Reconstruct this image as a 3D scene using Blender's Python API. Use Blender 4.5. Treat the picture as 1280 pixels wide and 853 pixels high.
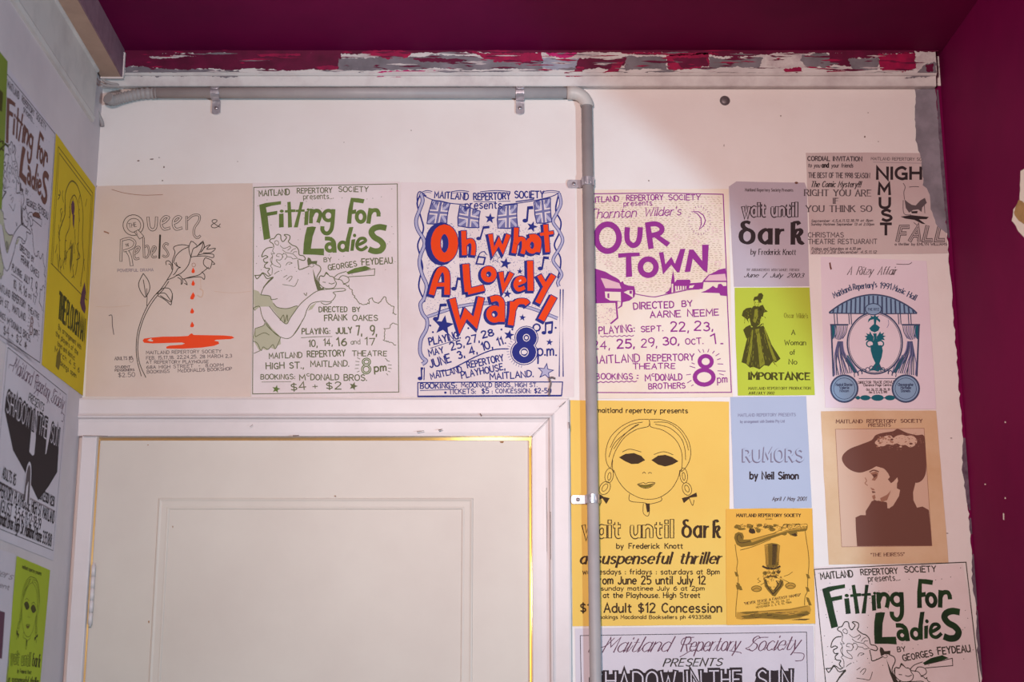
import bpy, bmesh, math, random
from mathutils import Vector, Matrix
from mathutils.geometry import tessellate_polygon

for o in list(bpy.data.objects):
    bpy.data.objects.remove(o)
C = bpy.context.scene.collection
SC = bpy.context.scene

# ------------------------------------------------------------------ camera
PITCH = math.radians(12.6)
F = 1778.0            # focal length in pixels of a 1280 px wide frame (50 mm on 36 mm)
CZ = 1.6              # eye height
D = 2.8               # distance of the back wall
cam = bpy.data.objects.new('camera', bpy.data.cameras.new('camera'))
C.objects.link(cam)
cam.location = (0, 0, CZ)
cam.rotation_euler = (math.radians(90) + PITCH, 0, 0)
cam.data.sensor_width = 36.0
cam.data.lens = F * 36.0 / 1280.0
cam.data.clip_start = 0.05
cam.data.dof.use_dof = True
cam.data.dof.focus_distance = 2.92
cam.data.dof.aperture_fstop = 4.5
SC.camera = cam

# ------------------------------------------------------------------ world, lights, exposure
SC.view_settings.view_transform = 'Standard'
SC.view_settings.look = 'None'
SC.view_settings.gamma = 1.0
SC.view_settings.use_curve_mapping = False
SC.view_settings.exposure = 0.0
w = bpy.data.worlds.new('world'); SC.world = w; w.use_nodes = True
w.node_tree.nodes['Background'].inputs[0].default_value = (1.0, 0.80, 0.78, 1)
w.node_tree.nodes['Background'].inputs[1].default_value = 0.10

def aim(o, target):
    d = Vector(target) - o.location
    o.rotation_euler = d.to_track_quat('-Z', 'Y').to_euler()

def light(name, kind, loc, target, energy, color, **kw):
    l = bpy.data.lights.new(name, kind)
    l.energy = energy; l.color = color
    for k, v in kw.items(): setattr(l, k, v)
    o = bpy.data.objects.new(name, l); C.objects.link(o)
    o.location = loc
    aim(o, target)
    return o

# a spot fitting out of frame on the right (its soft edged pool of light crosses the wall)
light('spot_light', 'SPOT', (1.50, 0.34, 1.55), (-0.52, 2.8, 1.86), 172.0, (0.47, 0.80, 1.0),
      spot_size=math.radians(42.9), spot_blend=0.08, shadow_soft_size=0.035)
# unseen fill light, high on the left near the viewer, warm and pinkish
light('room_light', 'AREA', (-0.30, 0.25, 2.25), (0.48, 2.8, 2.12), 15.6, (1.0, 0.83, 0.805),
      shape='DISK', size=0.30, spread=math.radians(92))
# warm lamp in the room behind the door
light('lamp_behind_door', 'POINT', (-0.05, 4.05, 1.78), (0, 0, 0), 24.0, (1.0, 0.66, 0.22), shadow_soft_size=0.1)

# ------------------------------------------------------------------ pixels of the photograph -> points on the walls
def ray(x, y):
    dx = (x - 640.0) / F; dy = (426.5 - y) / F
    return Vector((dx, math.cos(PITCH) - dy * math.sin(PITCH), math.sin(PITCH) + dy * math.cos(PITCH)))

def bw(x, y, Y=D):
    r = ray(x, y)
    return Vector((0, 0, CZ)) + r * (Y / r.y)

XL = bw(99.7, 543).x              # corner of left and back wall
XR = bw(1203, 500).x              # corner of right and back wall
_r = ray(560, 823)
DL = Vector((_r.x, _r.y, 0)).normalized()          # along the left wall, away from the viewer
NL = Vector((DL.y, -DL.x, 0))                      # left wall's normal, into the room
def lw(x, y):
    r = ray(x, y); o = Vector((0, 0, CZ)); p = Vector((XL, D, 0))
    return o + r * ((p - o).dot(NL) / r.dot(NL))

ZC = bw(640, 63, D - 0.03).z      # ceiling height

# ------------------------------------------------------------------ materials
MATS = {}
def srgb(r, g, b):
    f = lambda c: (c / 255.0) / 12.92 if c / 255.0 <= 0.04045 else ((c / 255.0 + 0.055) / 1.055) ** 2.4
    return (f(r), f(g), f(b), 1)

def mat(name, col, rough=0.75, metal=0.0, spec=0.3, var=0.0, vscale=6.0, col2=None, bump=0.0, bscale=60.0, stops=(0.35, 0.75)):
    if name in MATS: return MATS[name]
    m = bpy.data.materials.new(name); m.use_nodes = True
    nt = m.node_tree; b = nt.nodes['Principled BSDF']
    b.inputs['Base Color'].default_value = col
    b.inputs['Roughness'].default_value = rough
    b.inputs['Metallic'].default_value = metal
    b.inputs['Specular IOR Level'].default_value = spec
    tc = nt.nodes.new('ShaderNodeTexCoord')
    if var or col2:
        n = nt.nodes.new('ShaderNodeTexNoise'); n.inputs['Scale'].default_value = vscale
        n.inputs['Detail'].default_value = 8; n.inputs['Roughness'].default_value = 0.62
        nt.links.new(tc.outputs['Object'], n.inputs['Vector'])
        r = nt.nodes.new('ShaderNodeValToRGB')
        r.color_ramp.elements[0].position = stops[0]; r.color_ramp.elements[1].position = stops[1]
        c2 = col2 or tuple(c * (1 - var) for c in col[:3]) + (1,)
        r.color_ramp.elements[0].color = c2; r.color_ramp.elements[1].color = col
        nt.links.new(n.outputs['Fac'], r.inputs['Fac'])
        nt.links.new(r.outputs['Color'], b.inputs['Base Color'])
    if bump:
        n2 = nt.nodes.new('ShaderNodeTexNoise'); n2.inputs['Scale'].default_value = bscale
        n2.inputs['Detail'].default_value = 6
        nt.links.new(tc.outputs['Object'], n2.inputs['Vector'])
        bp = nt.nodes.new('ShaderNodeBump'); bp.inputs['Strength'].default_value = bump
        bp.inputs['Distance'].default_value = 0.004
        nt.links.new(n2.outputs['Fac'], bp.inputs['Height'])
        nt.links.new(bp.outputs['Normal'], b.inputs['Normal'])
    MATS[name] = m
    return m

def paper(name, rgb, rgb2=None, vs=5.0, rough=0.8):
    c = srgb(*rgb); c2 = srgb(*(rgb2 or tuple(int(v * 0.93) for v in rgb)))
    return mat(name, c, rough=rough, spec=0.2, col2=c2, vscale=vs, bump=0.05, bscale=25, stops=(0.3, 0.6))
def ink(name, rgb):
    return mat(name, srgb(*rgb), rough=0.75, spec=0.15)

M_WALL = mat('cream_wall_paint', srgb(226, 214, 209), rough=0.6, col2=srgb(219, 204, 198), vscale=5.0, bump=0.10, bscale=45, stops=(0.2, 0.6))
M_LWALL = mat('pale_mauve_wall_paint', srgb(212, 196, 196), rough=0.6, col2=srgb(192, 176, 178), vscale=3.0, bump=0.10, bscale=45, stops=(0.25, 0.6))
M_DOOR = mat('cream_gloss_paint', srgb(214, 200, 188), rough=0.45, col2=srgb(204, 188, 177), vscale=2.5, bump=0.06, bscale=30, stops=(0.3, 0.65))
M_TRIM = mat('white_gloss_paint', srgb(222, 207, 205), rough=0.4, col2=srgb(208, 192, 189), vscale=4.0, bump=0.06, bscale=40, stops=(0.25, 0.6))
M_MAROON = mat('maroon_paint', srgb(116, 9, 66), rough=0.65, spec=0.05, col2=srgb(96, 6, 56), vscale=2.2, bump=0.08, bscale=30, stops=(0.3, 0.65))
M_GREYP = mat('grey_paint', srgb(138, 128, 136), rough=0.7, col2=srgb(112, 104, 110), vscale=14, stops=(0.35, 0.6))
M_PLASTER = mat('bare_plaster', srgb(238, 228, 214), rough=0.9)
M_TANPL = mat('yellowed_plaster', srgb(190, 150, 95), rough=0.9, var=0.3, vscale=60)

# ------------------------------------------------------------------ mesh helpers
class MB:
    def __init__(s): s.v = []; s.f = []; s.m = []; s.mats = []; s.sm = []
    def mi(s, m):
        if m not in s.mats: s.mats.append(m)
        return s.mats.index(m)
    def add(s, vs, fs, m, smooth=False):
        k = len(s.v); s.v += [tuple(v) for v in vs]; i = s.mi(m)
        for f in fs:
            s.f.append([a + k for a in f]); s.m.append(i); s.sm.append(smooth)
    def box(s, x0, x1, y0, y1, z0, z1, m):
        vs = [(x, y, z) for x in (x0, x1) for y in (y0, y1) for z in (z0, z1)]
        s.add(vs, [(0, 1, 3, 2), (4, 6, 7, 5), (0, 4, 5, 1), (2, 3, 7, 6), (0, 2, 6, 4), (1, 5, 7, 3)], m)
    def prism(s, prof, a, b, m):
        """closed profile of vectors swept from offset a to offset b (vectors)"""
        n = len(prof)
        vs = [Vector(p) + Vector(a) for p in prof] + [Vector(p) + Vector(b) for p in prof]
        fs = [(i, (i + 1) % n, n + (i + 1) % n, n + i) for i in range(n)]
        s.add(vs, fs, m)
        t = tessellate_polygon([[Vector(p) for p in prof]])
        s.add(vs[:n], [tuple(x) for x in t], m); s.add(vs[n:], [tuple(x) for x in t], m)
    def tube(s, pts, r, m, n=16, caps=True, rfun=None):
        pts = [Vector(p) for p in pts]; rings = []
        up = None
        for i, p in enumerate(pts):
            t = (pts[min(i + 1, len(pts) - 1)] - pts[max(i - 1, 0)]).normalized()
            if up is None:
                up = Vector((0, 1, 0)) if abs(t.y) < 0.9 else Vector((1, 0, 0))
            up = (up - t * up.dot(t)).normalized(); sd = t.cross(up)
            rr = rfun(i) if rfun else r
            rings.append([p + (up * math.cos(2 * math.pi * k / n) + sd * math.sin(2 * math.pi * k / n)) * rr for k in range(n)])
        vs = [v for q in rings for v in q]; fs = []
        for i in range(len(pts) - 1):
            for k in range(n):
                fs.append((i * n + k, i * n + (k + 1) % n, (i + 1) * n + (k + 1) % n, (i + 1) * n + k))
        s.add(vs, fs, m, True)
        if caps:
            s.add(rings[0], [tuple(range(n))], m); s.add(rings[-1], [tuple(range(n))], m)
    def build(s, name, parent=None, bevel=0, fix=True):
        me = bpy.data.meshes.new(name)
        me.from_pydata(s.v, [], s.f)
        for m in s.mats: me.materials.append(m)
        me.polygons.foreach_set('material_index', s.m)
        me.polygons.foreach_set('use_smooth', s.sm)
        if fix:
            bm = bmesh.new(); bm.from_mesh(me)
            bmesh.ops.remove_doubles(bm, verts=bm.verts, dist=1e-6)
            bmesh.ops.recalc_face_normals(bm, faces=bm.faces)
            bm.to_mesh(me); bm.free()
        me.update()
        o = bpy.data.objects.new(name, me); C.objects.link(o)
        if parent is not None: o.parent = parent
        if bevel:
            b = o.modifiers.new('bevel', 'BEVEL'); b.width = bevel; b.segments = 2; b.limit_method = 'ANGLE'
        return o

def struct(o): o['kind'] = 'structure'; return o
def tag(o, label, cat, group=None):
    o['label'] = label; o['category'] = cat
    if group: o['group'] = group
    return o
def empty(name, loc=(0, 0, 0)):
    o = bpy.data.objects.new(name, None); C.objects.link(o); o.location = loc
    o.empty_display_size = 0.05
    return o
def local_build(mb, name, parent, **kw):
    """mesh given in world coordinates, parented to an Empty that only has a location"""
    L = Vector(parent.location)
    mb.v = [tuple(Vector(v) - L) for v in mb.v]
    return mb.build(name, parent, **kw)

def smooth(pts, n=6, closed=False):
    P = [Vector((p[0], p[1])) for p in pts]; out = []; N = len(P)
    if N < 3: return P
    rng = range(N) if closed else range(N - 1)
    for i in rng:
        if closed: a, b, c, d = P[(i - 1) % N], P[i], P[(i + 1) % N], P[(i + 2) % N]
        else: a, b, c, d = P[max(i - 1, 0)], P[i], P[i + 1], P[min(i + 2, N - 1)]
        for k in range(n):
            t = k / n
            out.append(0.5 * ((2 * b) + (c - a) * t + (2 * a - 5 * b + 4 * c - d) * t * t + (3 * b - a - 3 * c + d) * t ** 3))
    if not closed: out.append(P[-1])
    return out

def ragged(pts, amp, step, seed, closed=True):
    """subdivide a pixel outline and roughen it (two octaves of correlated noise)"""
    R = random.Random(seed); out = []; N = len(pts); w = 0.0
    for i in range(N if closed else N - 1):
        a = Vector(pts[i]); b = Vector(pts[(i + 1) % N]); L = (b - a).length
        k = max(1, int(L / step)); nrm = Vector((-(b - a).y, (b - a).x)) / max(L, 1e-6)
        for j in range(k):
            w = 0.72 * w + R.uniform(-.55, .55) * amp
            out.append(a + (b - a) * ((j + (R.uniform(-.3, .3) if j else 0)) / k) + nrm * ((w + R.uniform(-.35, .35) * amp) if j else 0))
    return out
# ------------------------------------------------------------------ the room
DX0 = bw(120, 549).x; DX1 = bw(664.5, 549).x; DZ = bw(400, 547).z      # door opening
m = MB()
WX0, WX1 = XL - 0.02, 2.7
m.box(WX0, DX0 - 0.019, D, D + 0.14, 0, ZC + 0.1, M_WALL)
m.box(DX1 + 0.019, WX1, D, D + 0.14, 0, ZC + 0.1, M_WALL)
m.box(DX0 - 0.019, DX1 + 0.019, D, D + 0.14, DZ + 0.019, ZC + 0.1, M_WALL)
wall_back = struct(m.build('wall_back'))

m = MB()   # left wall, very slightly splayed
a = Vector((XL, D, 0)) + DL * 0.15; b = a - DL * 4.2
prof = [a, b, b - NL * 0.1, a - NL * 0.1]
m.prism(prof, (0, 0, 0), (0, 0, ZC + 0.1), M_LWALL)
wall_left = struct(m.build('wall_left'))

m = MB()   # right wall: a short maroon return, open further towards the viewer
m.box(XR, XR + 0.12, 2.29, D + 0.001, 0, ZC + 0.1, M_MAROON)
wall_right = struct(m.build('wall_right', bevel=0.004))
m = MB(); m.box(2.6, 2.7, -1.4, D, 0, ZC + 0.1, M_MAROON); struct(m.build('wall_far_right'))
m = MB(); m.box(-1.3, 2.7, -1.5, -1.4, 0, ZC + 0.1, M_WALL); struct(m.build('wall_rear'))

m = MB(); m.box(-1.3, 2.7, -1.5, D + 0.14, ZC, ZC + 0.1, M_MAROON)
struct(m.build('ceiling'))
M_FLOOR = mat('brown_floorboards', srgb(96, 66, 48), rough=0.5, var=0.35, vscale=9)
m = MB(); m.box(-1.3, 2.7, -1.5, 4.6, -0.1, 0, M_FLOOR)
struct(m.build('floor'))

# the lit room beyond the door, seen only through the gap round the door
M_WARM = mat('cream_hall_paint', srgb(240, 225, 180), rough=0.8)
m = MB()
m.box(-1.3, 1.3, 4.5, 4.6, 0, 2.9, M_WARM)
m.box(-1.4, -1.3, D + 0.14, 4.6, 0, 2.9, M_WARM)
m.box(1.3, 1.4, D + 0.14, 4.6, 0, 2.9, M_WARM)
m.box(-1.4, 1.4, D + 0.14, 4.6, 2.9, 3.0, M_WARM)
struct(m.build('wall_hall'))

# ---- door
DY = D + 0.004                         # door face
dx0 = bw(124.2, 560, DY).x; dx1 = bw(661.6, 549, DY).x; dz = bw(400, 550.5, DY).z
door = struct(empty('door_1', ((dx0 + dx1) / 2, DY + 0.016, 0)))
T = 0.02
m = MB(); m.box(dx0, dx1, DY, DY + T, 0.008, dz, M_DOOR)
local_build(m, 'slab', door, bevel=0.002)
# planted moulding round the upper panel: shallow frame with a bead on its inner and outer edge
px0 = bw(197, 640, DY).x; px1 = bw(592, 640, DY).x; pz1 = bw(400, 622.5, DY).z; pz0 = 1.08
def frame_ring(m, x0, x1, z0, z1, prof, mt):
    """profile: list of (inset, projection) swept with mitred corners round a rectangle"""
    loops = []
    for ins, pr in prof:
        loops.append([(x0 + ins, DY - pr, z0 + ins), (x1 - ins, DY - pr, z0 + ins), (x1 - ins, DY - pr, z1 - ins), (x0 + ins, DY - pr, z1 - ins)])
    vs = [p for l in loops for p in l]; fs = []
    for i in range(len(loops) - 1):
        for k in range(4):
            fs.append((i * 4 + k, i * 4 + (k + 1) % 4, (i + 1) * 4 + (k + 1) % 4, (i + 1) * 4 + k))
    m.add(vs, fs, mt)
prof = [(0, -0.001), (0.0015, 0.0018), (0.004, 0.0024), (0.006, 0.0016), (0.008, 0.0012), (0.018, 0.0012), (0.0195, 0.0018), (0.022, 0.0016), (0.0245, -0.001)]
m = MB(); frame_ring(m, px0, px1, pz0, pz1, prof, M_DOOR); local_build(m, 'panel_moulding', door)
m = MB(); frame_ring(m, px0, px1, 0.25, 0.95, prof, M_DOOR); local_build(m, 'panel_moulding', door)
# hinge on the left edge: three painted knuckles and a leaf
hx = bw(113.2, 745, D - 0.012).x - 0.000; hz0 = bw(112, 781, D - 0.012).z; hz1 = bw(112, 706, D - 0.012).z
for zz0, zz1 in ((hz0, hz1), (0.25, 0.25 + hz1 - hz0)):
    m = MB(); n = 5; step = (zz1 - zz0) / n
    for k in range(n):
        m.tube([(hx, D - 0.0045, zz0 + k * step + 0.0006), (hx, D - 0.0045, zz0 + (k + 1) * step - 0.0006)], 0.0042, M_TRIM, n=14)
    m.tube([(hx, D - 0.0045, zz0 - 0.004), (hx, D - 0.0045, zz1 + 0.004)], 0.0026, M_TRIM, n=10)
    m.box(hx - 0.004, dx0 + 0.004, D - 0.0045, D + 0.006, zz0, zz1, M_TRIM)
    local_build(m, 'hinge', door)
M_BRASS = mat('old_brass', srgb(176, 140, 70), rough=0.35, metal=1.0)
m = MB()
m.tube([(dx1 - 0.07, DY, 1.02), (dx1 - 0.07, DY - 0.03, 1.02)], 0.011, M_BRASS)
kp = [(dx1 - 0.07, DY - 0.03 - t * 0.032, 1.02) for t in [0, .1, .25, .5, .75, .9, 1]]
m.tube(kp, 0.02, M_BRASS, rfun=lambda i: [.012, .02, .025, .027, .024, .016, .004][i])
local_build(m, 'door_knob', door)
# chips in the paint
M_CHIP = mat('bare_wood_chip', srgb(150, 95, 45), rough=0.9)
m = MB()
for cx, cy, cw, ch in ((627, 553.0, 6, 2.0), (185, 556.5, 2, 1.2), (419, 620.5, 2, 1.5), (216, 659, 1.4, 2.5), (186, 778, 1.6, 3), (581, 818, 1.4, 3)):
    pts = ragged([(cx - cw / 2, cy - ch / 2), (cx + cw / 2, cy - ch / 2), (cx + cw / 4, cy + ch / 2), (cx - cw / 4, cy + ch / 2)], 0.3, 0.8, cx)
    vs = [bw(p.x, p.y, DY - (0.0035 if cy in (620.5,) else 0.0004)) for p in pts]
    m.add(vs, [tuple(range(len(vs)))], M_CHIP)
local_build(m, 'paint_chips', door, fix=False)

# ---- jamb lining and architrave (moulded door surround)
m = MB()
m.box(DX0 - 0.0185, DX0, D - 0.001, D + 0.15, 0, DZ + 0.0185, M_TRIM)
m.box(DX1, DX1 + 0.0185, D - 0.001, D + 0.15, 0, DZ + 0.0185, M_TRIM)
m.box(DX0, DX1, D - 0.001, D + 0.15, DZ, DZ + 0.0185, M_TRIM)
struct(m.build('trim_1'))
CP = 0.022     # projection
hz_top = bw(400, 497.5, D - CP).z; hz_bot = bw(400, 545.5, D - 0.012).z
H = hz_top - hz_bot
def arch_prof(H):        # (distance from the inner edge, projection)
    return [(0, 0.0), (0, 0.010), (0.003, 0.0125), (0.10 * H, 0.0135), (0.36 * H, 0.0145), (0.44 * H, 0.0165), (0.475 * H, 0.0225),
            (0.52 * H, 0.0238), (0.555 * H, 0.0205), (0.60 * H, 0.019), (0.95 * H, 0.020), (H, 0.0185), (H, 0.0)]
ax1 = bw(665.5, 560, D - 0.012).x; ax2 = bw(711.5, 520, D - CP).x
W2 = ax2 - ax1
P = arch_prof(1.0)
m = MB()     # head, mitred at the right, running to the left wall
vs = []; n = len(P)
xl = XL - 0.004
for d_, pr in arch_prof(1.0):
    pr2 = pr
    z = hz_bot + d_ * H
    vs.append((xl, D - pr2, z)); vs.append((ax1 + d_ * W2, D - pr2, z))
fs = [(2 * i, 2 * i + 1, 2 * i + 3, 2 * i + 2) for i in range(n - 1)]
m.add(vs, fs, M_TRIM); struct(m.build('trim_2'))
m = MB()     # right leg
vs = []
for d_, pr in arch_prof(1.0):
    x = ax1 + d_ * W2
    vs.append((x, D - pr, hz_bot + d_ * H - 0.0004)); vs.append((x, D - pr, 0))
m.add(vs, fs, M_TRIM); struct(m.build('trim_3'))
m = MB()     # left leg: a narrow strip cut off by the corner
lx0 = bw(101.6, 560, D - 0.0155).x; lx1 = bw(120.3, 560, D - 0.0155).x
m.box(lx0, lx1, D - 0.0155, D, 0, bw(110, 544.5, D - 0.014).z, M_TRIM)
struct(m.build('trim_4', bevel=0.0012))

# ---- cornice batten daubed with several paints
M_CWHITE = mat('cornice_white_paint', srgb(208, 198, 194), rough=0.5, col2=srgb(186, 172, 170), vscale=14, bump=0.25, bscale=60, stops=(0.3, 0.55))
M_DM = mat('daub_maroon', srgb(112, 14, 58), rough=0.5, col2=srgb(84, 10, 44), vscale=30)
M_DC = mat('daub_crimson', srgb(176, 20, 72), rough=0.5, col2=srgb(120, 12, 56), vscale=30)
M_DP = mat('daub_magenta', srgb(206, 40, 120), rough=0.5, col2=srgb(170, 24, 90), vscale=40)
M_DG = mat('daub_grey', srgb(134, 124, 130), rough=0.6, col2=srgb(106, 97, 102), vscale=25)
M_DB = mat('daub_bluegrey', srgb(164, 162, 174), rough=0.6, col2=srgb(132, 128, 140), vscale=25)
M_DW = mat('daub_white', srgb(216, 206, 200), rough=0.6, col2=srgb(176, 156, 158), vscale=40)
CY = D - 0.030                       # face of the upper batten
zt = ZC + 0.002
zb = bw(640, 93, CY).z; zl = bw(640, 107.5, D - 0.020).z
cx0 = bw(118, 90, CY).x; cx1 = bw(1171, 90, CY).x
m = MB()
prof = [(0, D, zt), (0, CY, zt), (0, CY, zb + 0.004), (0, CY + 0.004, zb), (0, D - 0.022, zb - 0.001), (0, D - 0.020, zl + 0.002), (0, D - 0.018, zl), (0, D - 0.006, zl), (0, D - 0.006, zl + 0.012), (0, D, zl + 0.012)]
m.prism(prof, (cx0, 0, 0), (cx1, 0, 0), M_CWHITE)
def daub(crop, pts, mt, amp=3.0, step=9, lift=0.0004, seed=1):
    amp *= 0.95; step *= 0.45
    x0, y0, s = crop
    q = ragged(pts, amp, step, seed)
    vs = [bw(x0 + p.x / s, min(max(y0 + p.y / s, 62.2), 106.5), CY - lift) for p in q]
    # below the step the lower strip stands further back
    vs = [v if v.z > zb + 0.003 else bw(x0 + p.x / s, y0 + p.y / s, D - 0.0225 - lift) for v, p in zip(vs, q)]
    t = tessellate_polygon([[Vector((v.x, v.z, 0)) for v in vs]])
    m.add(vs, [tuple(x) for x in t], mt)
K1 = (140, 40, 2.207); K2 = (600, 40, 2.207)
daub(K1, [(35, 40), (2280, 40), (2280, 54), (1500, 54), (900, 57), (640, 60), (300, 58), (100, 62), (35, 70)], M_DM, 3, 8, .0003, 2)
daub(K1, [(40, 92), (90, 96), (200, 102), (300, 106), (350, 104), (352, 122), (300, 126), (260, 118), (180, 122), (120, 124), (60, 118), (35, 120)], M_DG, 4, 8, .0003, 3)
daub(K1, [(60, 70), (120, 72), (220, 66), (300, 60), (420, 62), (628, 58), (627, 108), (560, 104), (480, 107), (380, 100), (330, 108), (280, 100), (200, 104), (120, 100), (60, 94)], M_DM, 3, 7, .0005, 4)
daub(K1, [(625, 72), (760, 70), (900, 64), (1040, 70), (1187, 72), (1187, 104), (1080, 100), (980, 106), (900, 100), (800, 106), (700, 103), (625, 106)], M_DG, 3, 8, .0006, 5)
daub(K1, [(688, 54), (760, 48), (830, 54), (815, 70), (760, 76), (740, 66), (700, 64)], M_DC, 4, 7, .0008, 6)
daub(K1, [(830, 74), (900, 72), (980, 78), (930, 84), (860, 84)], M_DM, 3, 8, .0008, 7)
daub(K1, [(985, 52), (1030, 60), (1060, 52), (1185, 56), (1190, 80), (1120, 88), (1060, 84), (1030, 74)], M_DC, 4, 7, .0008, 8)
daub(K1, [(690, 118), (760, 110), (830, 106), (905, 108), (840, 114), (810, 126), (740, 122)], M_DP, 3, 8, .0008, 9)
daub(K1, [(400, 62), (520, 60), (520, 66), (410, 68)], M_DC, 2, 7, .0008, 10)
daub(K1, [(34, 60), (632, 54), (632, 76), (300, 72), (36, 96)], M_DM, 3, 6, .0006, 111)
daub(K1, [(100, 68), (160, 66), (222, 58), (234, 66), (170, 72), (110, 73)], M_DW, 2, 6, .0009, 11)
daub(K1, [(560, 96), (600, 92), (626, 96), (620, 106), (575, 104)], M_DC, 2, 6, .0009, 112)
daub(K2, [(60, 48), (560, 48), (1200, 48), (1200, 58), (900, 57), (560, 58), (300, 56), (60, 58)], M_DM, 2.5, 6, .0009, 113)
daub(K2, [(165, 52), (240, 62), (330, 52), (330, 68), (250, 74), (175, 72)], M_DW, 3, 7, .0007, 12)
daub(K2, [(168, 70), (275, 70), (270, 100), (200, 104), (168, 98)], M_DB, 3, 7, .0006, 13)
daub(K2, [(175, 54), (280, 50), (260, 66), (225, 72), (190, 66)], M_DP, 3, 7, .0008, 14)
daub(K2, [(275, 72), (340, 74), (405, 70), (398, 92), (360, 104), (330, 98), (285, 106), (262, 98)], M_DM, 3, 7, .0008, 15)
daub(K2, [(232, 112), (260, 108), (268, 96), (288, 98), (280, 112), (284, 122), (258, 122), (236, 122)], M_DC, 2, 6, .0010, 16)
daub(K2, [(338, 112), (360, 102), (366, 84), (398, 82), (384, 104), (378, 120), (350, 122)], M_DC, 2, 6, .0010, 17)
daub(K2, [(360, 52), (480, 56), (640, 50), (660, 62), (560, 64), (420, 62)], M_DC, 3, 7, .0007, 18)
daub(K2, [(400, 66), (515, 70), (515, 104), (450, 100), (400, 106)], M_DG, 3, 7, .0006, 19)
daub(K2, [(513, 64), (630, 58), (634, 94), (560, 104), (520, 106)], M_DC, 3, 7, .0007, 20)
daub(K2, [(530, 74), (625, 70), (630, 94), (560, 100)], M_DM, 3, 7, .0009, 21)
daub(K2, [(632, 68), (700, 74), (780, 70), (770, 98), (700, 96), (632, 100)], M_DG, 3, 7, .0006, 22)
daub(K2, [(640, 56), (720, 58), (800, 50), (830, 56), (760, 66), (690, 68), (640, 66)], M_DM, 3, 7, .0007, 23)
daub(K2, [(780, 62), (850, 50), (930, 56), (900, 78), (940, 92), (860, 104), (790, 92)], M_DW, 4, 7, .0006, 24)
daub(K2, [(890, 62), (960, 62), (966, 98), (900, 96), (880, 80)], M_DG, 4, 7, .0008, 25)
daub(K2, [(835, 104), (880, 96), (890, 110), (850, 114)], M_DC, 3, 6, .0009, 26)
daub(K2, [(960, 56), (1110, 52), (1120, 70), (1040, 74), (1020, 96), (965, 92)], M_DM, 4, 7, .0007, 27)
daub(K2, [(1015, 76), (1100, 70), (1096, 104), (1030, 106)], M_DG, 3, 7, .0008, 28)
daub(K2, [(1100, 60), (1200, 56), (1205, 100), (1160, 112), (1105, 104)], M_DC, 4, 6, .0009, 29)
daub(K2, [(955, 108), (1010, 106), (1008, 114), (960, 116)], M_DC, 2, 6, .0009, 30)
daub(K2, [(1200, 72), (1240, 54), (1254, 70), (1236, 96), (1205, 106)], M_DW, 4, 6, .0009, 31)
daub(K2, [(1228, 90), (1256, 84), (1256, 120), (1232, 124), (1170, 128), (1200, 120)], M_DG, 3, 6, .0010, 32)
daub(K2, [(1230, 90), (1252, 88), (1250, 108), (1234, 110)], M_DM, 3, 6, .0012, 33)
# dry-brush streaks dragged along the batten
R = random.Random(77)
for k in range(230):
    xp = R.uniform(38, 2170); yy = 62.5 + 30.5 * R.random()
    ln = R.uniform(14, 95); hh = R.uniform(1.2, 3.4)
    near = {0: M_DM, 1: M_DG, 2: M_DW, 3: M_DC, 4: M_DM}[R.choice((0, 0, 1, 1, 2, 3, 4))] if yy < 88 else R.choice((M_DW, M_DG, M_DG, M_DW))
    if xp < 640 and yy < 84: near = R.choice((M_DM, M_DM, M_DM, M_DC, M_DG))
    if yy < 66: near = R.choice((M_DM, M_DM, M_DC))
    yc = (yy - 40) * 2.207; dy = R.uniform(-2.5, 2.5)
    daub(K1, [(xp, yc), (xp + ln * .4, yc - hh + dy * .5), (xp + ln, yc + dy), (xp + ln * .5, yc + hh + dy * .5)], near, .9, 9, 0.0014 + k * 1e-6, 300 + k)
struct(m.build('trim_5', fix=False))

# ---- worn paint at the right edge of the back wall (children of the wall)
def wall_patch(name, pts, mt, lift, amp, step, seed, parent=wall_back, fn=bw, nrm=Vector((0, -1, 0)), th=0.0004):
    q = ragged(pts, amp, step, seed)
    vs = [fn(p.x, p.y) + nrm * lift for p in q]
    m = MB()
    ax = (lambda v: Vector((v.x, v.z, 0))) if abs(nrm.y) > 0.7 else (lambda v: Vector((v.y, v.z, 0)))
    t = tessellate_polygon([[ax(v) for v in vs]])
    back = [v - nrm * th for v in vs]; n = len(vs)
    m.add(vs, [tuple(x) for x in t], mt)
    m.add(vs + back, [(i, (i + 1) % n, n + (i + 1) % n, n + i) for i in range(n)], mt)
    return m.build(name, parent, fix=False)
wall_patch('paint_patch', [(1143, 112), (1172, 110), (1177, 150), (1181, 200), (1185, 250), (1188, 296), (1172, 284), (1163, 262), (1160, 240), (1153, 232), (1152, 200), (1146, 180), (1143, 150)], M_GREYP, 0.0022, 1.3, 4, 5)
M_DKEDGE = mat('dark_purple_paint_smear', srgb(70, 42, 62), rough=0.6, col2=srgb(110, 92, 104), vscale=60)
R = random.Random(31); edge = []
for y in range(108, 990, 5):
    x = 1170.5 + (y - 108) * 0.0775
    edge.append((x, y, R.uniform(-1.3, 0.8)))
wall_patch('maroon_spill', [(x - 1.2 + j, y) for x, y, j in edge] + [(x + 14, y) for x, y, j in reversed(edge)], M_MAROON, 0.0024, 0.3, 4, 50)
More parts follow.
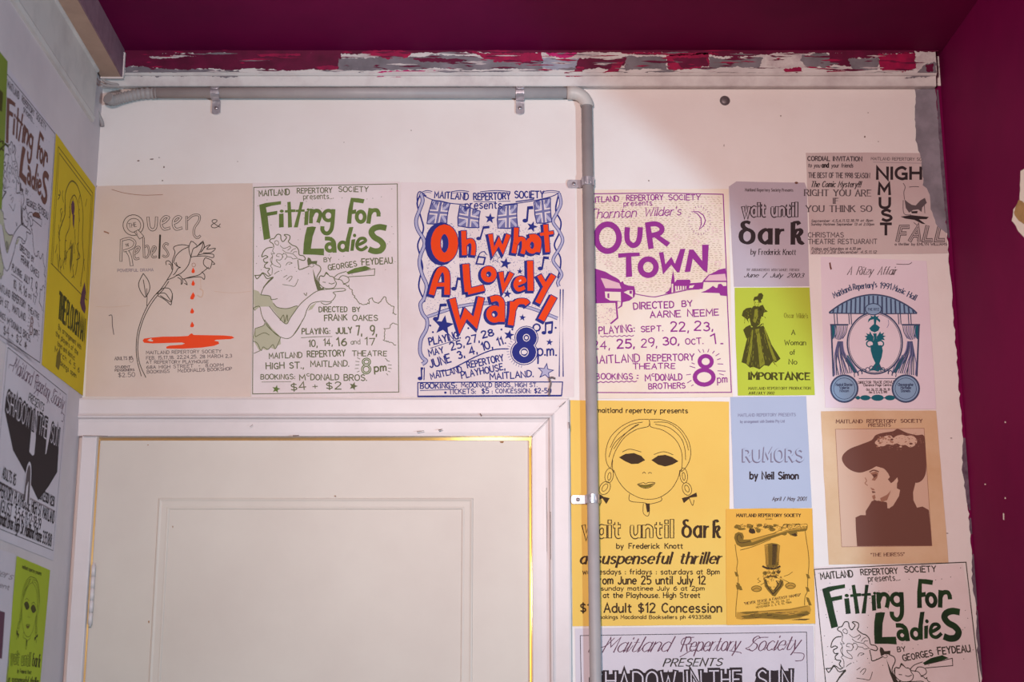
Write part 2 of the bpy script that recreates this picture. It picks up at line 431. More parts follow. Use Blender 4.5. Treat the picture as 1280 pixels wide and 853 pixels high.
for k, (y0, y1, w_) in enumerate(((545, 640, 6), (648, 668, 2), (690, 760, 4), (762, 850, 5), (112, 300, 2.5), (855, 985, 5))):
    sel = [e for e in edge if y0 <= e[1] <= y1]
    n_ = len(sel)
    wall_patch('paint_smear', [(x - w_ * math.sin(math.pi * (i + .6) / (n_ + .2)) * R.uniform(.5, 1) - 0.6, y) for i, (x, y, j) in enumerate(sel)] + [(x + 1.5, y) for x, y, j in reversed(sel)], M_DKEDGE, 0.0030, 0.4, 4, 60 + k)
# little scuffs and chips on the cream wall
M_SCUFF = mat('scuff', srgb(120, 96, 88), rough=0.9)
m = MB(); R = random.Random(4)
for x, y, a, b in ((190, 199, 5, 1.6), (199, 197, 2, 1), (173, 201, 3, 1.8), (205, 209, 2, 2.5), (203, 226, 2, 1.4), (514, 163, 1.3, 1.3), (1081, 171, 2.2, 3), (905, 182, 1, 3), (976, 145, 1.4, 2),
                   (811, 226, 1.6, 1.6), (1085, 141, 1.5, 1), (1098, 177, 1.5, 1), (905, 110.5, 1.2, 1.2), (1176, 627, 2.4, 3.5), (1184, 667, 3, 1), (1189, 548, 3, 1), (297, 202, 1, 1.4), (120, 233, 3, 2), (430, 178, 1, 1)):
    vs = [bw(x + a * .6 * math.cos(t) * R.uniform(.6, 1.1), y + b * .6 * math.sin(t) * R.uniform(.6, 1.1), D - 0.0004) for t in [k * math.pi / 4 for k in range(8)]]
    m.add(vs, [tuple(range(8))], M_SCUFF)
m.build('scuff_marks', wall_back, fix=False)

m = MB()      # hairline cracks and knocks on the architrave
for pts, wd_ in (([(699, 509), (703, 505.5), (707, 502)], .7), ([(663.5, 546), (673, 537), (686, 523)], .5), ([(602, 520.5), (600, 517)], 2.0), ([(548, 538), (553, 536.8)], 1.6), ([(366, 545.2), (374, 544.6)], 1.6), ([(521, 540), (530, 538.6)], 1.0), ([(711, 528), (711.6, 536)], 1.4), ([(104, 545), (135, 545.4)], .9), ([(688, 640), (688.4, 700)], .9), ([(683, 610), (683.2, 690)], .5), ([(316, 531), (312, 534)], .6)):
    for i in range(len(pts) - 1):
        a_, b_ = Vector(pts[i]), Vector(pts[i + 1]); n_ = Vector((-(b_ - a_).y, (b_ - a_).x)).normalized() * wd_ / 2
        m.add([bw(q.x, q.y, D - 0.0245) for q in (a_ + n_, b_ + n_ * .6, b_ - n_ * .6, a_ - n_)], [(0, 1, 2, 3)], M_SCUFF)
m.build('scuff_marks', wall_back, fix=False)
# chipped plaster in the maroon wall, at the frame's right edge
def rw(x, y):
    r = ray(x, y); return Vector((0, 0, CZ)) + r * (XR / r.x)
NX = Vector((-1, 0, 0))
wall_patch('bare_plaster_patch', [(1276, 214), (1290, 206), (1300, 240), (1298, 300), (1283, 300), (1274, 290), (1265, 276), (1267, 262), (1275, 250)], M_PLASTER, 0.0006, 0.8, 4, 3, wall_right, rw, NX)
wall_patch('yellowed_plaster_patch', [(1274, 250), (1281, 254), (1290, 262), (1290, 284), (1280, 280), (1274, 276), (1268, 266)], M_TANPL, 0.0010, 0.8, 3, 4, wall_right, rw, NX)
for k, (x, y, h) in enumerate(((1256, 527, 2), (1256, 622, 2), (1254, 642, 8), (1231, 605, 1.5))):
    wall_patch('paint_nick', [(x, y), (x + 1.2, y), (x + 1.4, y + h), (x + .2, y + h)], M_PLASTER, 0.0005, .2, 2, k, wall_right, rw, NX)

# ---- left wall cornice board and boxed-in corner
zw = lambda x, y: lw(x, y)
M_LTRIM = mat('old_white_trim', srgb(205, 194, 188), rough=0.6, col2=srgb(178, 166, 162), vscale=8, bump=0.1, bscale=50, stops=(0.3, 0.6))
pA = lw(99, 131); zA = pA.z                                   # lower edge on the wall
ua = -0.075; ub = -3.2                                        # along the wall, from the back corner
c0 = Vector((XL, D, 0))
def LP(u, out, z): return c0 + DL * u + NL * out + Vector((0, 0, z))
m = MB()
zB = bw(113, 96.5, D - 0.035).z + 0.004
prof = [LP(0, 0, zA), LP(0, 0.006, zA + 0.001), LP(0, 0.008, zA + 0.010), LP(0, 0.005, zA + 0.016), LP(0, 0.006, zB - 0.012), LP(0, 0.010, zB - 0.008), LP(0, 0.010, zB), LP(0, 0, zB)]
m.prism(prof, DL * ua, DL * ub, M_LTRIM)
struct(m.build('trim_6'))
# ------------------------------------------------------------------ conduit, clips, trunking
M_PVC = mat('grey_conduit_plastic', srgb(176, 166, 164), rough=0.45, col2=srgb(160, 150, 150), vscale=10)
M_PVCW = mat('pale_elbow_plastic', srgb(198, 188, 182), rough=0.4, var=0.06, vscale=12)
M_FLEX = mat('grey_corrugated_plastic', srgb(158, 148, 146), rough=0.5)
M_ZINC = mat('zinc_plate', srgb(206, 200, 204), rough=0.34, metal=0.55, spec=0.6, col2=srgb(168, 158, 164), vscale=90)
M_SCREW = mat('steel_screw', srgb(160, 148, 148), rough=0.3, metal=0.6)
RP = 0.0115
PY = D - RP - 0.0055                    # axis distance
zh = bw(450, 116.3, PY).z
xv_top = bw(733.6, 150, PY).x; xv_bot = bw(744.5, 845, PY).x
zt_, zb_ = bw(733, 150, PY).z, bw(744, 845, PY).z
def vx(z): return xv_top + (xv_bot - xv_top) * (zt_ - z) / (zt_ - zb_)
con = empty('electrical_conduit', (xv_top, PY, zh))
tag(con, 'pale grey plastic conduit running under the cornice and down beside the door', 'conduit')
xe = bw(709, 116, PY).x; xs = bw(192, 116, PY).x
m = MB(); m.tube([(xs, PY, zh), (xe + 0.01, PY, zh)], RP, M_PVC, n=24); local_build(m, 'horizontal_pipe', con)
ze = bw(733, 133, PY).z
m = MB(); m.tube([(vx(ze + 0.01), PY, ze + 0.01), (vx(0.02), PY, 0.02)], RP, M_PVC, n=24); local_build(m, 'vertical_pipe', con)
# elbow: sockets with a bend between
m = MB(); ex, ez = vx(ze), zh
Rb = min(ex - xe, ez - ze) * 0.98
pts = [(xe, PY, ez), (ex - Rb, PY, ez)]
for k in range(1, 12):
    t = math.pi / 2 * k / 12
    pts.append((ex - Rb + Rb * math.sin(t), PY, ez - Rb + Rb * math.cos(t)))
pts += [(ex, PY, ez - Rb), (ex, PY, ze)]
m.tube(pts, 0.0138, M_PVCW, n=24); local_build(m, 'elbow', con)
# corrugated flexible tail bending away into the corner
ctrl = [(196, 116.5, 0), (176, 117.5, 0), (158, 121, .004), (147, 124, .007), (139.5, 125.5, .012), (135, 122.5, .022)]
cp = [bw(x, y, PY - dd) for x, y, dd in ctrl]
def cr3(P, n):
    out = []
    for i in range(len(P) - 1):
        a, b, c, d = P[max(i - 1, 0)], P[i], P[i + 1], P[min(i + 2, len(P) - 1)]
        for k in range(n):
            t = k / n
            out.append(0.5 * ((2 * b) + (c - a) * t + (2 * a - 5 * b + 4 * c - d) * t * t + (3 * b - a - 3 * c + d) * t ** 3))
    return out + [P[-1]]
fp = cr3(cp, 14)
m = MB(); m.tube(fp, RP, M_FLEX, n=18, rfun=lambda i: RP + (0.0006 if i % 4 < 2 else -0.0012)); local_build(m, 'flexible_tail', con)

def clip(px, py, vertical, label):
    """half saddle: a strap bent over the pipe and a tab with a screw"""
    if vertical:
        z = bw(px, py, PY).z; ctr = Vector((vx(z), D, z)); U = Vector((-1, 0, 0)); V = Vector((0, 0, 1))
    else:
        ctr = Vector((bw(px, py, PY).x, D, zh)); U = Vector((0, 0, -1)); V = Vector((1, 0, 0))
    N = Vector((0, -1, 0))
    t = empty('pipe_clip', ctr + N * 0.002)
    tag(t, label, 'pipe clip', 'metal clips holding the conduit')
    hw = 0.0088; th = 0.0013; ro = RP + 0.0004; h0 = D - PY
    # strap profile in (U, N): from the far side over the pipe to the tab
    path = [(-ro, h0 - 0.006), (-ro, h0)]
    for k in range(1, 13):
        a_ = math.pi - math.pi * k / 12 * 1.0
        path.append((ro * math.cos(a_), h0 + ro * math.sin(a_)))
    path += [(ro, h0 - 0.004), (ro + 0.0006, 0.0058), (ro + 0.003, 0.0042), (ro + 0.026, 0.0042)]
    m = MB(); k = len(path); vs = []
    for i, (u_, n_) in enumerate(path):
        a_ = Vector(path[max(i - 1, 0)]); b_ = Vector(path[min(i + 1, k - 1)]); tg = (b_ - a_).normalized()
        nn = Vector((-tg.y, tg.x))
        for s_ in (0, 1):
            q = Vector((u_, n_)) + nn * th * s_
            ww = hw if i < k - 4 or i == k - 1 else hw * 0.97
            for vv in (-ww, ww):
                vs.append(ctr + U * q.x + N * q.y + V * vv)
    fs = []
    for i in range(k - 1):
        o = i * 4; p = o + 4
        fs += [(o, o + 1, p + 1, p), (o + 2, o + 3, p + 3, p + 2), (o, o + 2, p + 2, p), (o + 1, o + 3, p + 3, p + 1)]
    fs += [(0, 1, 3, 2), (4 * k - 4, 4 * k - 3, 4 * k - 1, 4 * k - 2)]
    m.add(vs, fs, M_ZINC)
    # rounded end of the tab
    e = ctr + U * (ro + 0.026); r_ = hw; vs = []
    for lay in (0.0042, 0.0042 + th):
        vs += [e + N * lay + V * (r_ * math.cos(math.pi * j / 12)) + U * (0.0045 * math.sin(math.pi * j / 12)) for j in range(13)]
    m.add(vs, [tuple(range(13)), tuple(range(13, 26))] + [(j, j + 1, 14 + j, 13 + j) for j in range(12)], M_ZINC)
    # two pressed ribs across the strap
    for a_ in (math.pi * 0.36, math.pi * 0.64):
        c = ctr + U * ((ro + th) * math.cos(a_)) + N * (h0 + (ro + th) * math.sin(a_))
        m.tube([c - V * hw * .8, c + V * hw * .8], 0.0011, M_ZINC, n=8)
    local_build(m, 'strap', t, bevel=0.0003)
    m = MB(); sc = ctr + U * (ro + 0.0165) + N * (0.0042 + th)
    sp = [sc + N * q for q in (-0.004, 0.0, 0.0008, 0.0016, 0.002)]
    m.tube(sp, 0.004, M_SCREW, n=16, rfun=lambda i: (0.002, 0.0042, 0.0040, 0.0030, 0.0012)[i])
    for ang in (0.6, 0.6 + math.pi / 2):
        dv = (U * math.cos(ang) + V * math.sin(ang)) * 0.0020
        m.tube([sc + N * 0.0021 - dv, sc + N * 0.0021 + dv], 0.00045, M_DKEDGE, n=6)
    local_build(m, 'screw', t)
    return t
clip(269.5, 116, False, 'zinc clip on the horizontal conduit above the rose poster')
clip(650, 116, False, 'zinc clip on the horizontal conduit, beside the elbow')
clip(733, 227.5, True, 'zinc clip on the vertical conduit above the red and blue poster\'s corner')
clip(740, 624, True, 'bright zinc clip on the vertical conduit over the yellow poster')

# round grey bolt head in the wall
bc = bw(906, 126, D)
t = empty('bolt_head', bc); tag(t, 'round dull grey bolt head in the bare wall right of the conduit', 'bolt')
M_BOLT = mat('dull_grey_metal', srgb(112, 100, 102), rough=0.5, metal=0.5)
m = MB(); m.tube([bc + Vector((0, -q, 0)) for q in (-0.003, 0.0008, 0.0022, 0.0034, 0.0038)], 0.008, M_BOLT, n=24, rfun=lambda i: (.0092, .0092, .0085, .0062, .001)[i])
local_build(m, 'head', t)
m = MB(); m.tube([bc + Vector((0, -0.0006, 0)), bc + Vector((0, -0.0012, 0))], 0.0108, M_BOLT, n=24); local_build(m, 'washer', t)

# rectangular cable trunking under the ceiling on the left, open end towards the back wall
M_TRUNK = mat('tan_trunking', srgb(196, 160, 138), rough=0.55, col2=srgb(176, 142, 124), vscale=12)
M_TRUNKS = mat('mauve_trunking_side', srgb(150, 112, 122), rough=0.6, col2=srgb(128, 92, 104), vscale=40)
M_RIM = mat('pale_rim', srgb(222, 205, 200), rough=0.5)
YE = D - 0.035
e0 = bw(113, 96.5, YE); e1 = bw(151.5, 97, YE); e2 = bw(151.5, 48, YE)
zt0 = ZC - 0.0005
dT = (bw(97.6, 0, 2.3) - bw(141.8, 86.9, YE))
ddir = -DL
Lr = 3.4
tr = empty('cable_trunking', (e1.x, YE, e1.z))
tag(tr, 'boxy tan cable trunking under the ceiling along the left wall', 'trunking')
def slab_along(m, p, q, off, mt):
    """thin sheet from edge p-q at the open end, running towards the viewer"""
    m.prism([p, q, q + off, p + off], (0, 0, 0), ddir * Lr, mt)
th = 0.003
e0.x = XL + 0.0075 + 0.0016
pL = Vector((e0.x, YE, e1.z)); pR = Vector((e1.x, YE, e1.z)); pT = Vector((e1.x, YE, zt0)); pLT = Vector((e0.x, YE, zt0))
m = MB(); slab_along(m, pL, pR, Vector((0, 0, th)), M_TRUNK); local_build(m, 'base', tr)
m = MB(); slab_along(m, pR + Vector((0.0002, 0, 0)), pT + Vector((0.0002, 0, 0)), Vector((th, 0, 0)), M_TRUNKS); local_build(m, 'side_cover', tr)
m = MB(); slab_along(m, pL, pLT, Vector((-th, 0, 0)), M_TRUNK); local_build(m, 'inner_side', tr)
m = MB()
m.box(e0.x - 0.004, e1.x + 0.005, YE - 0.004, YE + 0.002, e1.z - 0.003, e1.z + 0.0035, M_RIM)
m.box(e1.x - 0.001, e1.x + 0.006, YE - 0.004, YE + 0.002, e1.z + 0.0036, zt0 - 0.008, M_RIM)
local_build(m, 'end_rim', tr)

# thin cable looping out of the corner
cb = empty('loose_cable', bw(126, 112, D - 0.02))
tag(cb, 'short grey cable hanging in the top left corner below the trunking', 'cable')
m = MB(); m.tube(cr3([bw(x, y, D - q) for x, y, q in ((114.5, 100, .052), (115.5, 108, .047), (116.5, 118, .045), (118, 130, .034), (122.5, 142, .016), (127, 152, .006), (128, 158, .005))], 8), 0.0042, M_FLEX, n=12)
local_build(m, 'sheath', cb)
m = MB(); m.tube(cr3([bw(x, y, D - q) for x, y, q in ((128, 99, .066), (132, 102, .064), (139, 104.5, .062), (146, 105.5, .06), (147, 107.0, .06), (141, 107.6, .062), (132, 107, .063), (126, 104, .064))], 8), 0.0028, M_FLEX, n=12)
local_build(m, 'wire_loop', cb)
# ------------------------------------------------------------------ lettering: a hand-made stroke alphabet (cap height 10, x height 6.5)
G = {
'A': (6, '0,0 3,10 6,0;1.1,3.6 4.9,3.6'), 'B': (5.6, '0,0 0,10;~0,10 3.5,9.9 4.9,7.8 3.5,5.5 0,5.3;~0,5.3 4,5.1 5.6,2.7 4,.1 0,0'),
'C': (5.7, '~5.6,8.2 3.4,10 .8,8.3 0,5 .8,1.7 3.4,0 5.6,1.8'), 'D': (5.7, '0,0 0,10;~0,10 3,9.8 5.4,7.6 5.6,5 5.4,2.4 3,.2 0,0'),
'E': (5, '5,10 0,10 0,0 5,0;0,5.2 4,5.2'), 'F': (5, '5,10 0,10 0,0;0,5.2 4,5.2'),
'G': (6, '~5.6,8.2 3.4,10 .8,8.3 0,5 .8,1.7 3.4,0 5.5,1;5.7,0 5.7,4.4 3.6,4.4'), 'H': (5.6, '0,0 0,10;5.6,0 5.6,10;0,5.2 5.6,5.2'),
'I': (0.6, '.3,0 .3,10'), 'J': (4.2, '~4,10 4,6 3.9,2 2.2,0 .6,.6 0,2.4'), 'K': (5.6, '0,0 0,10;5.2,10 0,4.6;1.7,6 5.6,0'),
'L': (4.8, '0,10 0,0 4.8,0'), 'M': (7, '0,0 .4,10 3.5,3.5 6.6,10 7,0'), 'N': (5.6, '0,0 0,10 5.6,0 5.6,10'),
'O': (6.4, '@3.2,10 .7,8.4 0,5 .7,1.6 3.2,0 5.7,1.6 6.4,5 5.7,8.4'), 'P': (5.3, '0,0 0,10;~0,10 3.6,9.9 5.2,7.5 3.6,5 0,4.8'),
'Q': (6.4, '@3.2,10 .7,8.4 0,5 .7,1.6 3.2,0 5.7,1.6 6.4,5 5.7,8.4;3.8,2.6 6.4,-.8'), 'R': (5.6, '0,0 0,10;~0,10 3.6,9.9 5.2,7.5 3.6,5 0,4.8;2.6,4.8 5.6,0'),
'S': (5.4, '~5.2,8.4 2.9,10 .5,8.4 .9,6.2 2.9,5.2 5,4 5.4,1.8 2.9,0 .1,1.6'), 'T': (6, '0,10 6,10;3,10 3,0'),
'U': (5.8, '~0,10 0,6 .1,2.6 1,.7 2.9,0 4.8,.7 5.7,2.6 5.8,6 5.8,10'), 'V': (5.8, '0,10 2.9,0 5.8,10'), 'W': (8.4, '0,10 2,0 4.2,7.5 6.4,0 8.4,10'),
'X': (5.6, '0,0 5.6,10;0,10 5.6,0'), 'Y': (5.8, '0,10 2.9,5 5.8,10;2.9,5 2.9,0'), 'Z': (5.4, '0,10 5.4,10 0,0 5.4,0'),
'0': (5.2, '@2.6,10 .5,8.2 0,5 .5,1.8 2.6,0 4.7,1.8 5.2,5 4.7,8.2'), '1': (2.2, '.2,8 2,10 2,0'), '2': (5.2, '~.2,7.8 1,9.6 3,10 4.8,8.4 4.2,5.8 2,2.8 0,0;0,0 5.2,0'),
'3': (5, '~.3,8.6 2.4,10 4.6,8.6 4.2,6.2 2.2,5.3;~2.2,5.3 4.8,4.4 5,1.6 2.6,0 0,1.4'), '4': (5.6, '4,0 4,10 0,3.2 5.6,3.2'),
'5': (5.2, '4.8,10 .8,10 .4,5.6;~.4,5.6 2.8,6.2 5,4.6 5,1.6 2.6,0 0,1'), '6': (5.1, '~4.6,9.4 2,8 .3,4.6 .4,1.8 2.6,0 5,1.6 4.8,4.6 2.6,5.8 .5,4'),
'7': (5.2, '0,10 5.2,10 2,0'), '8': (5.3, '~2.7,5.3 .7,6.6 .6,8.6 2.7,10 4.8,8.6 4.7,6.6 2.7,5.3 .4,3.8 .1,1.6 2.7,0 5.3,1.6 5,3.8 2.7,5.3'),
'9': (5, '~4.8,6 2.6,4.3 .4,5.6 .3,8.4 2.6,10 4.8,8.6 4.9,6 4.2,2.4 2.4,0'),
'a': (4.5, '~4.4,5.4 2.4,6.5 .2,4.6 .2,1.8 2.2,0 4.4,1.6;4.5,6.5 4.5,0'), 'b': (4.7, '0,10 0,0;~0,5 2.2,6.5 4.5,5 4.6,1.7 2.3,0 0,1.4'),
'c': (4.3, '~4.2,5.4 2.3,6.5 .2,4.8 .2,1.7 2.3,0 4.3,1.2'), 'd': (4.5, '4.5,10 4.5,0;~4.5,5.2 2.3,6.5 .2,4.8 .2,1.7 2.2,0 4.5,1.5'),
'e': (4.4, '~.2,3.4 2.4,3.5 4.4,3.6 4,5.8 2.3,6.5 .3,4.9 .2,1.7 2.3,0 4.4,1.2'), 'f': (3.4, '~3.4,9.6 2,9.8 1.4,8 1.4,4 1.4,0;0,6.2 3,6.2'),
'g': (4.5, '~4.4,5.4 2.4,6.5 .2,4.6 .2,1.8 2.2,0 4.4,1.6;~4.5,6.5 4.5,2 4.5,-1 3.6,-3 1.8,-3.2 .2,-2.2'), 'h': (4.3, '0,10 0,0;~0,4.6 2,6.5 4,5.6 4.3,3.5 4.3,0'),
'i': (0.6, '.3,6.5 .3,0;.3,8.7 .3,9.6'), 'j': (1.5, '~1.2,6.5 1.2,2 1.2,-1.5 .4,-3 -.6,-3;1.2,8.7 1.2,9.6'), 'k': (4.3, '0,10 0,0;4,6.5 0,2.7;1.4,3.9 4.3,0'),
'l': (0.6, '.3,10 .3,0'), 'm': (6.5, '0,6.5 0,0;~0,4.6 1.6,6.5 3.1,5.4 3.2,3 3.2,0;~3.2,4.6 4.8,6.5 6.3,5.4 6.4,3 6.4,0'),
'n': (4.3, '0,6.5 0,0;~0,4.6 2,6.5 4,5.6 4.3,3.5 4.3,0'), 'o': (4.6, '@2.3,6.5 .4,5.2 0,3.2 .4,1.3 2.3,0 4.2,1.3 4.6,3.2 4.2,5.2'),
'p': (4.6, '0,6.5 0,-3.2;~0,5 2.2,6.5 4.5,5 4.6,1.7 2.3,0 0,1.4'), 'q': (4.5, '4.5,6.5 4.5,-3.2;~4.5,5.2 2.3,6.5 .2,4.8 .2,1.7 2.2,0 4.5,1.5'),
'r': (3.2, '0,6.5 0,0;~0,4 1.2,6 3.1,6.4'), 's': (4, '~3.8,5.5 2,6.5 .4,5.2 1,3.8 3.2,2.8 3.9,1.3 2.1,0 .1,1'), 't': (3.4, '~1.4,9 1.4,5 1.4,1.5 2.2,.1 3.5,.4;0,6.4 3.2,6.4'),
'u': (4.4, '~0,6.5 0,2 1.4,0 3.2,.6 4.3,2.4;4.3,6.5 4.3,0'), 'v': (4.4, '0,6.5 2.2,0 4.4,6.5'), 'w': (6.2, '0,6.5 1.5,0 3.1,5.5 4.7,0 6.2,6.5'),
'x': (4.2, '0,0 4.2,6.5;0,6.5 4.2,0'), 'y': (4.4, '0,6.5 2.2,.2;4.4,6.5 1.2,-3.2'), 'z': (4, '0,6.5 4,6.5 0,0 4,0'),
'.': (0.8, '.1,.4 .9,.4'), ',': (1, '.7,.8 .2,-1.6'), ':': (0.8, '.1,.6 .9,.6;.1,5 .9,5'), "'": (0.6, '.4,10 .2,7.6'), '!': (0.8, '.4,10 .4,3;.4,.9 .4,0'),
'-': (3, '0,4.4 3,4.4'), '+': (4.4, '2.2,1.6 2.2,6.4;0,4 4.4,4'), '/': (3.4, '0,-.6 3.4,10'), '"': (1.8, '.2,10 .1,7.8;1.6,10 1.5,7.8'),
'$': (5.2, '~5,8 2.7,9.2 .5,8 .9,6 2.7,5 4.7,4 5,2 2.7,.8 .1,2;2.7,10.6 2.7,-.8'),
'&': (6.4, '~6,0 3,4 1,7.5 1.4,9.4 3,9.9 4.2,8.6 3.4,6.6 .8,4 .2,2 1.4,.2 3.4,.2 5.2,2.2 6.2,4.6'),
'ð': (5.4, '@2.7,6.5 .6,5.4 0,3.3 .6,1.1 2.7,0 4.8,1.1 5.4,3.3 4.8,5.4;~3,6.4 1.2,7.6 .8,9.2 2.2,10.2 4,9.6'),
'ķ': (5, '.7,9.4 .7,0;~.7,8.6 1.4,10 2.8,10 3.4,9;~.7,3.4 2,6 3.6,6.5 4.3,5.4 3.2,3.9 1.6,3.5;~1.8,3.5 3,2.8 3.6,.8 4.5,0 5.3,.6'),
'·': (1.2, '.1,4.4 1.1,4.4'),
}
def parse(sp):
    out = []
    for st in sp.split(';'):
        kind = ''
        if st[0] in '~@': kind = st[0]; st = st[1:]
        pts = [tuple(float(q) for q in p.split(',')) for p in st.split()]
        out.append((kind, pts))
    return out
GL = {k: (v[0], parse(v[1])) for k, v in G.items()}

class Poster:
    """a sheet pasted to a wall: an Empty with the sheet and its printed matter as children"""
    def __init__(s, label, quad, wall='back', name='theatre_poster', lift=0.0006, group='theatre posters pasted on the walls', cat='poster'):
        s.fn = bw if wall == 'back' else lw
        W = [s.fn(*q) for q in quad]                       # tl tr br bl
        c = sum(W, Vector()) / 4
        n = Vector((0, -1, 0)) if wall == 'back' else NL
        x = (W[1] - W[0] + W[2] - W[3]); x -= n * x.dot(n); x.normalize()
        y = n.cross(x)
        s.c, s.x, s.y, s.n = c, x, y, n
        s.lift = lift
        R = Matrix((x, y, n)).transposed().to_4x4()
        s.mw = Matrix.Translation(c + n * lift) @ R
        s.root = empty(name); s.root.matrix_world = s.mw
        tag(s.root, label, cat, group)
        s.parts = {}; s.k = 0
        s.M = s.pix
        s.T = (0, 0, 1.0); s.rows = []
        s.w = (W[1] - W[0]).length; s.h = (W[3] - W[0]).length
    def pix(s, x, y):
        d = s.fn(x, y) - s.c
        return Vector((d.dot(s.x), d.dot(s.y)))
    def crop(s, x0, y0, sc): s.T = (x0, y0, sc); return s
    def a(s, p):                                           # crop -> art pixels
        return Vector((s.T[0] + p[0] / s.T[2], s.T[1] + p[1] / s.T[2]))
    def sheet(s, pts, m, seed=0, amp=0.0, step=12, parts='sheet', th=0.0004):
        if amp: pts = ragged(pts, amp, step, seed)
        P2 = [s.M(p[0], p[1]) for p in pts]
        if sum(P2[i].x * P2[(i + 1) % len(P2)].y - P2[(i + 1) % len(P2)].x * P2[i].y for i in range(len(P2))) < 0: P2.reverse()
        n = len(P2); t = tessellate_polygon([[Vector((p.x, p.y, 0)) for p in P2]])
        mb = MB()
        mb.add([(p.x, p.y, th) for p in P2], [tuple(x) for x in t], m)
        mb.add([(p.x, p.y, th) for p in P2] + [(p.x, p.y, 0) for p in P2], [(i, (i + 1) % n, n + (i + 1) % n, n + i) for i in range(n)], m)
        o = mb.build(parts, s.root, fix=False)
        s.sheet_obj = o; s.th = th
        return o
    def add(s, part, vs2, fs, m, L):
        if part in ('crease', 'stain', 'red_drops', 'red_drip'):
            s.u = getattr(s, 'u', 0) + 1; part = {'red_drops': 'red_drop', 'red_drip': 'red_drip'}.get(part, part) + '|%d' % s.u
        s.k = (s.k + 1) % 60
        z = s.th + 0.00010 + 0.00012 * L + s.k * 1.0e-6
        mb = s.parts.setdefault(part, MB())
        # keep faces towards the viewer
        def area(f):
            p = [vs2[i] for i in f]
            return sum(p[i].x * p[(i + 1) % len(p)].y - p[(i + 1) % len(p)].x * p[i].y for i in range(len(p)))
        fs = [f if area(f) >= 0 else tuple(reversed(f)) for f in fs]
        mb.add([(v.x, v.y, z + (i % (len(vs2) // 2 or 1)) * 1.2e-6) for i, v in enumerate(vs2)], fs, m)
    # ---- drawing, everything in current crop coordinates
    def poly(s, part, pts, m, L=0, sm=False, holes=(), n=5):
        if part == 'printed_text': part = 'text_line|%d' % max(len(s.rows) - 1, 0)
        loops = [[s.a(p) for p in pts]] + [[s.a(p) for p in h] for h in holes]
        if sm: loops = [smooth(l, n, True) for l in loops]
        loops = [[s.M(p.x, p.y) for p in l] for l in loops]
        t = tessellate_polygon([[Vector((p.x, p.y, 0)) for p in l] for l in loops])
        s.add(part, [p for l in loops for p in l], [tuple(x) for x in t], m, L)
    def line_part(s, y, H):
        if not s.rows or abs(s.rows[-1][0] - y) > 0.55 * max(H, s.rows[-1][1]):
            s.rows.append((y, H))
        return 'text_line|%d' % (len(s.rows) - 1)
    def line(s, part, pts, wd, m, L=1, sm=False, closed=False, ext=0.0, n=5, nib=None, taper=False, off=(0, 0)):
        if part == 'printed_text': part = 'text_line|%d' % max(len(s.rows) - 1, 0)
        P = [s.a((p[0] + off[0], p[1] + off[1])) for p in pts]
        if sm: P = smooth(P, n, closed)
        s.ribbon(part, P, wd / s.T[2], m, L, closed, ext / s.T[2], nib, taper)
    def ring(s, part, cx, cy, rx, ry, wd, m, L=1, rot=0, off=(0, 0), n=20):
        c, q = math.cos(rot), math.sin(rot)
        pts = [(cx + off[0] + rx * math.cos(t) * c - ry * math.sin(t) * q, cy + off[1] + rx * math.cos(t) * q + ry * math.sin(t) * c) for t in [2 * math.pi * k / n for k in range(n)]]
        s.line(part, pts, wd, m, L, closed=True)
    def disc(s, part, cx, cy, rx, ry, m, L=0, n=18):
        s.poly(part, [(cx + rx * math.cos(2 * math.pi * k / n), cy + ry * math.sin(2 * math.pi * k / n)) for k in range(n)], m, L)
    def star(s, part, cx, cy, r, m, L=2, rot=0.1, inner=0.42):
        s.poly(part, [(cx + (r if k % 2 == 0 else r * inner) * math.sin(rot + math.pi * k / 5), cy - (r if k % 2 == 0 else r * inner) * math.cos(rot + math.pi * k / 5)) for k in range(10)], m, L)
    def ribbon(s, part, P, wd, m, L, closed=False, ext=0.0, nib=None, taper=False):
        Q = [P[0]]
        for p in P[1:]:
            if (p - Q[-1]).length > 1e-4: Q.append(p)
        if closed and len(Q) > 2 and (Q[0] - Q[-1]).length < 1e-4: Q.pop()
        P = Q; n = len(P)
        if n < 2: return
        if ext and not closed:
            P[0] = P[0] + (P[0] - P[1]).normalized() * ext; P[-1] = P[-1] + (P[-1] - P[-2]).normalized() * ext
        left, right = [], []
        for i in range(n):
            if closed: a, b = P[(i - 1) % n], P[(i + 1) % n]
            else: a, b = P[max(i - 1, 0)], P[min(i + 1, n - 1)]
            d0 = (P[i] - a) if (P[i] - a).length > 1e-6 else (b - P[i]); d1 = (b - P[i]) if (b - P[i]).length > 1e-6 else d0
            d0 = d0.normalized(); d1 = d1.normalized()
            t = d0 + d1
            t = t.normalized() if t.length > 1e-3 else d1
            nn = Vector((-t.y, t.x)); cosh = max(0.45, abs(nn.dot(Vector((-d1.y, d1.x)))))
            h = wd / 2 / cosh
            if nib is not None: h *= nib + (1 - nib) * abs(d1.y if i < n - 1 else d0.y) ** 1.0
            if taper: h *= 0.35 + 0.65 * math.sin(math.pi * min(1, (i + .5) / n))
            left.append(P[i] + nn * h); right.append(P[i] - nn * h)
        vs = [s.M(p.x, p.y) for p in left + right]
        fs = [(i, (i + 1) % n, n + (i + 1) % n, n + i) for i in range(n if closed else n - 1)]
        s.add(part, vs, fs, m, L)
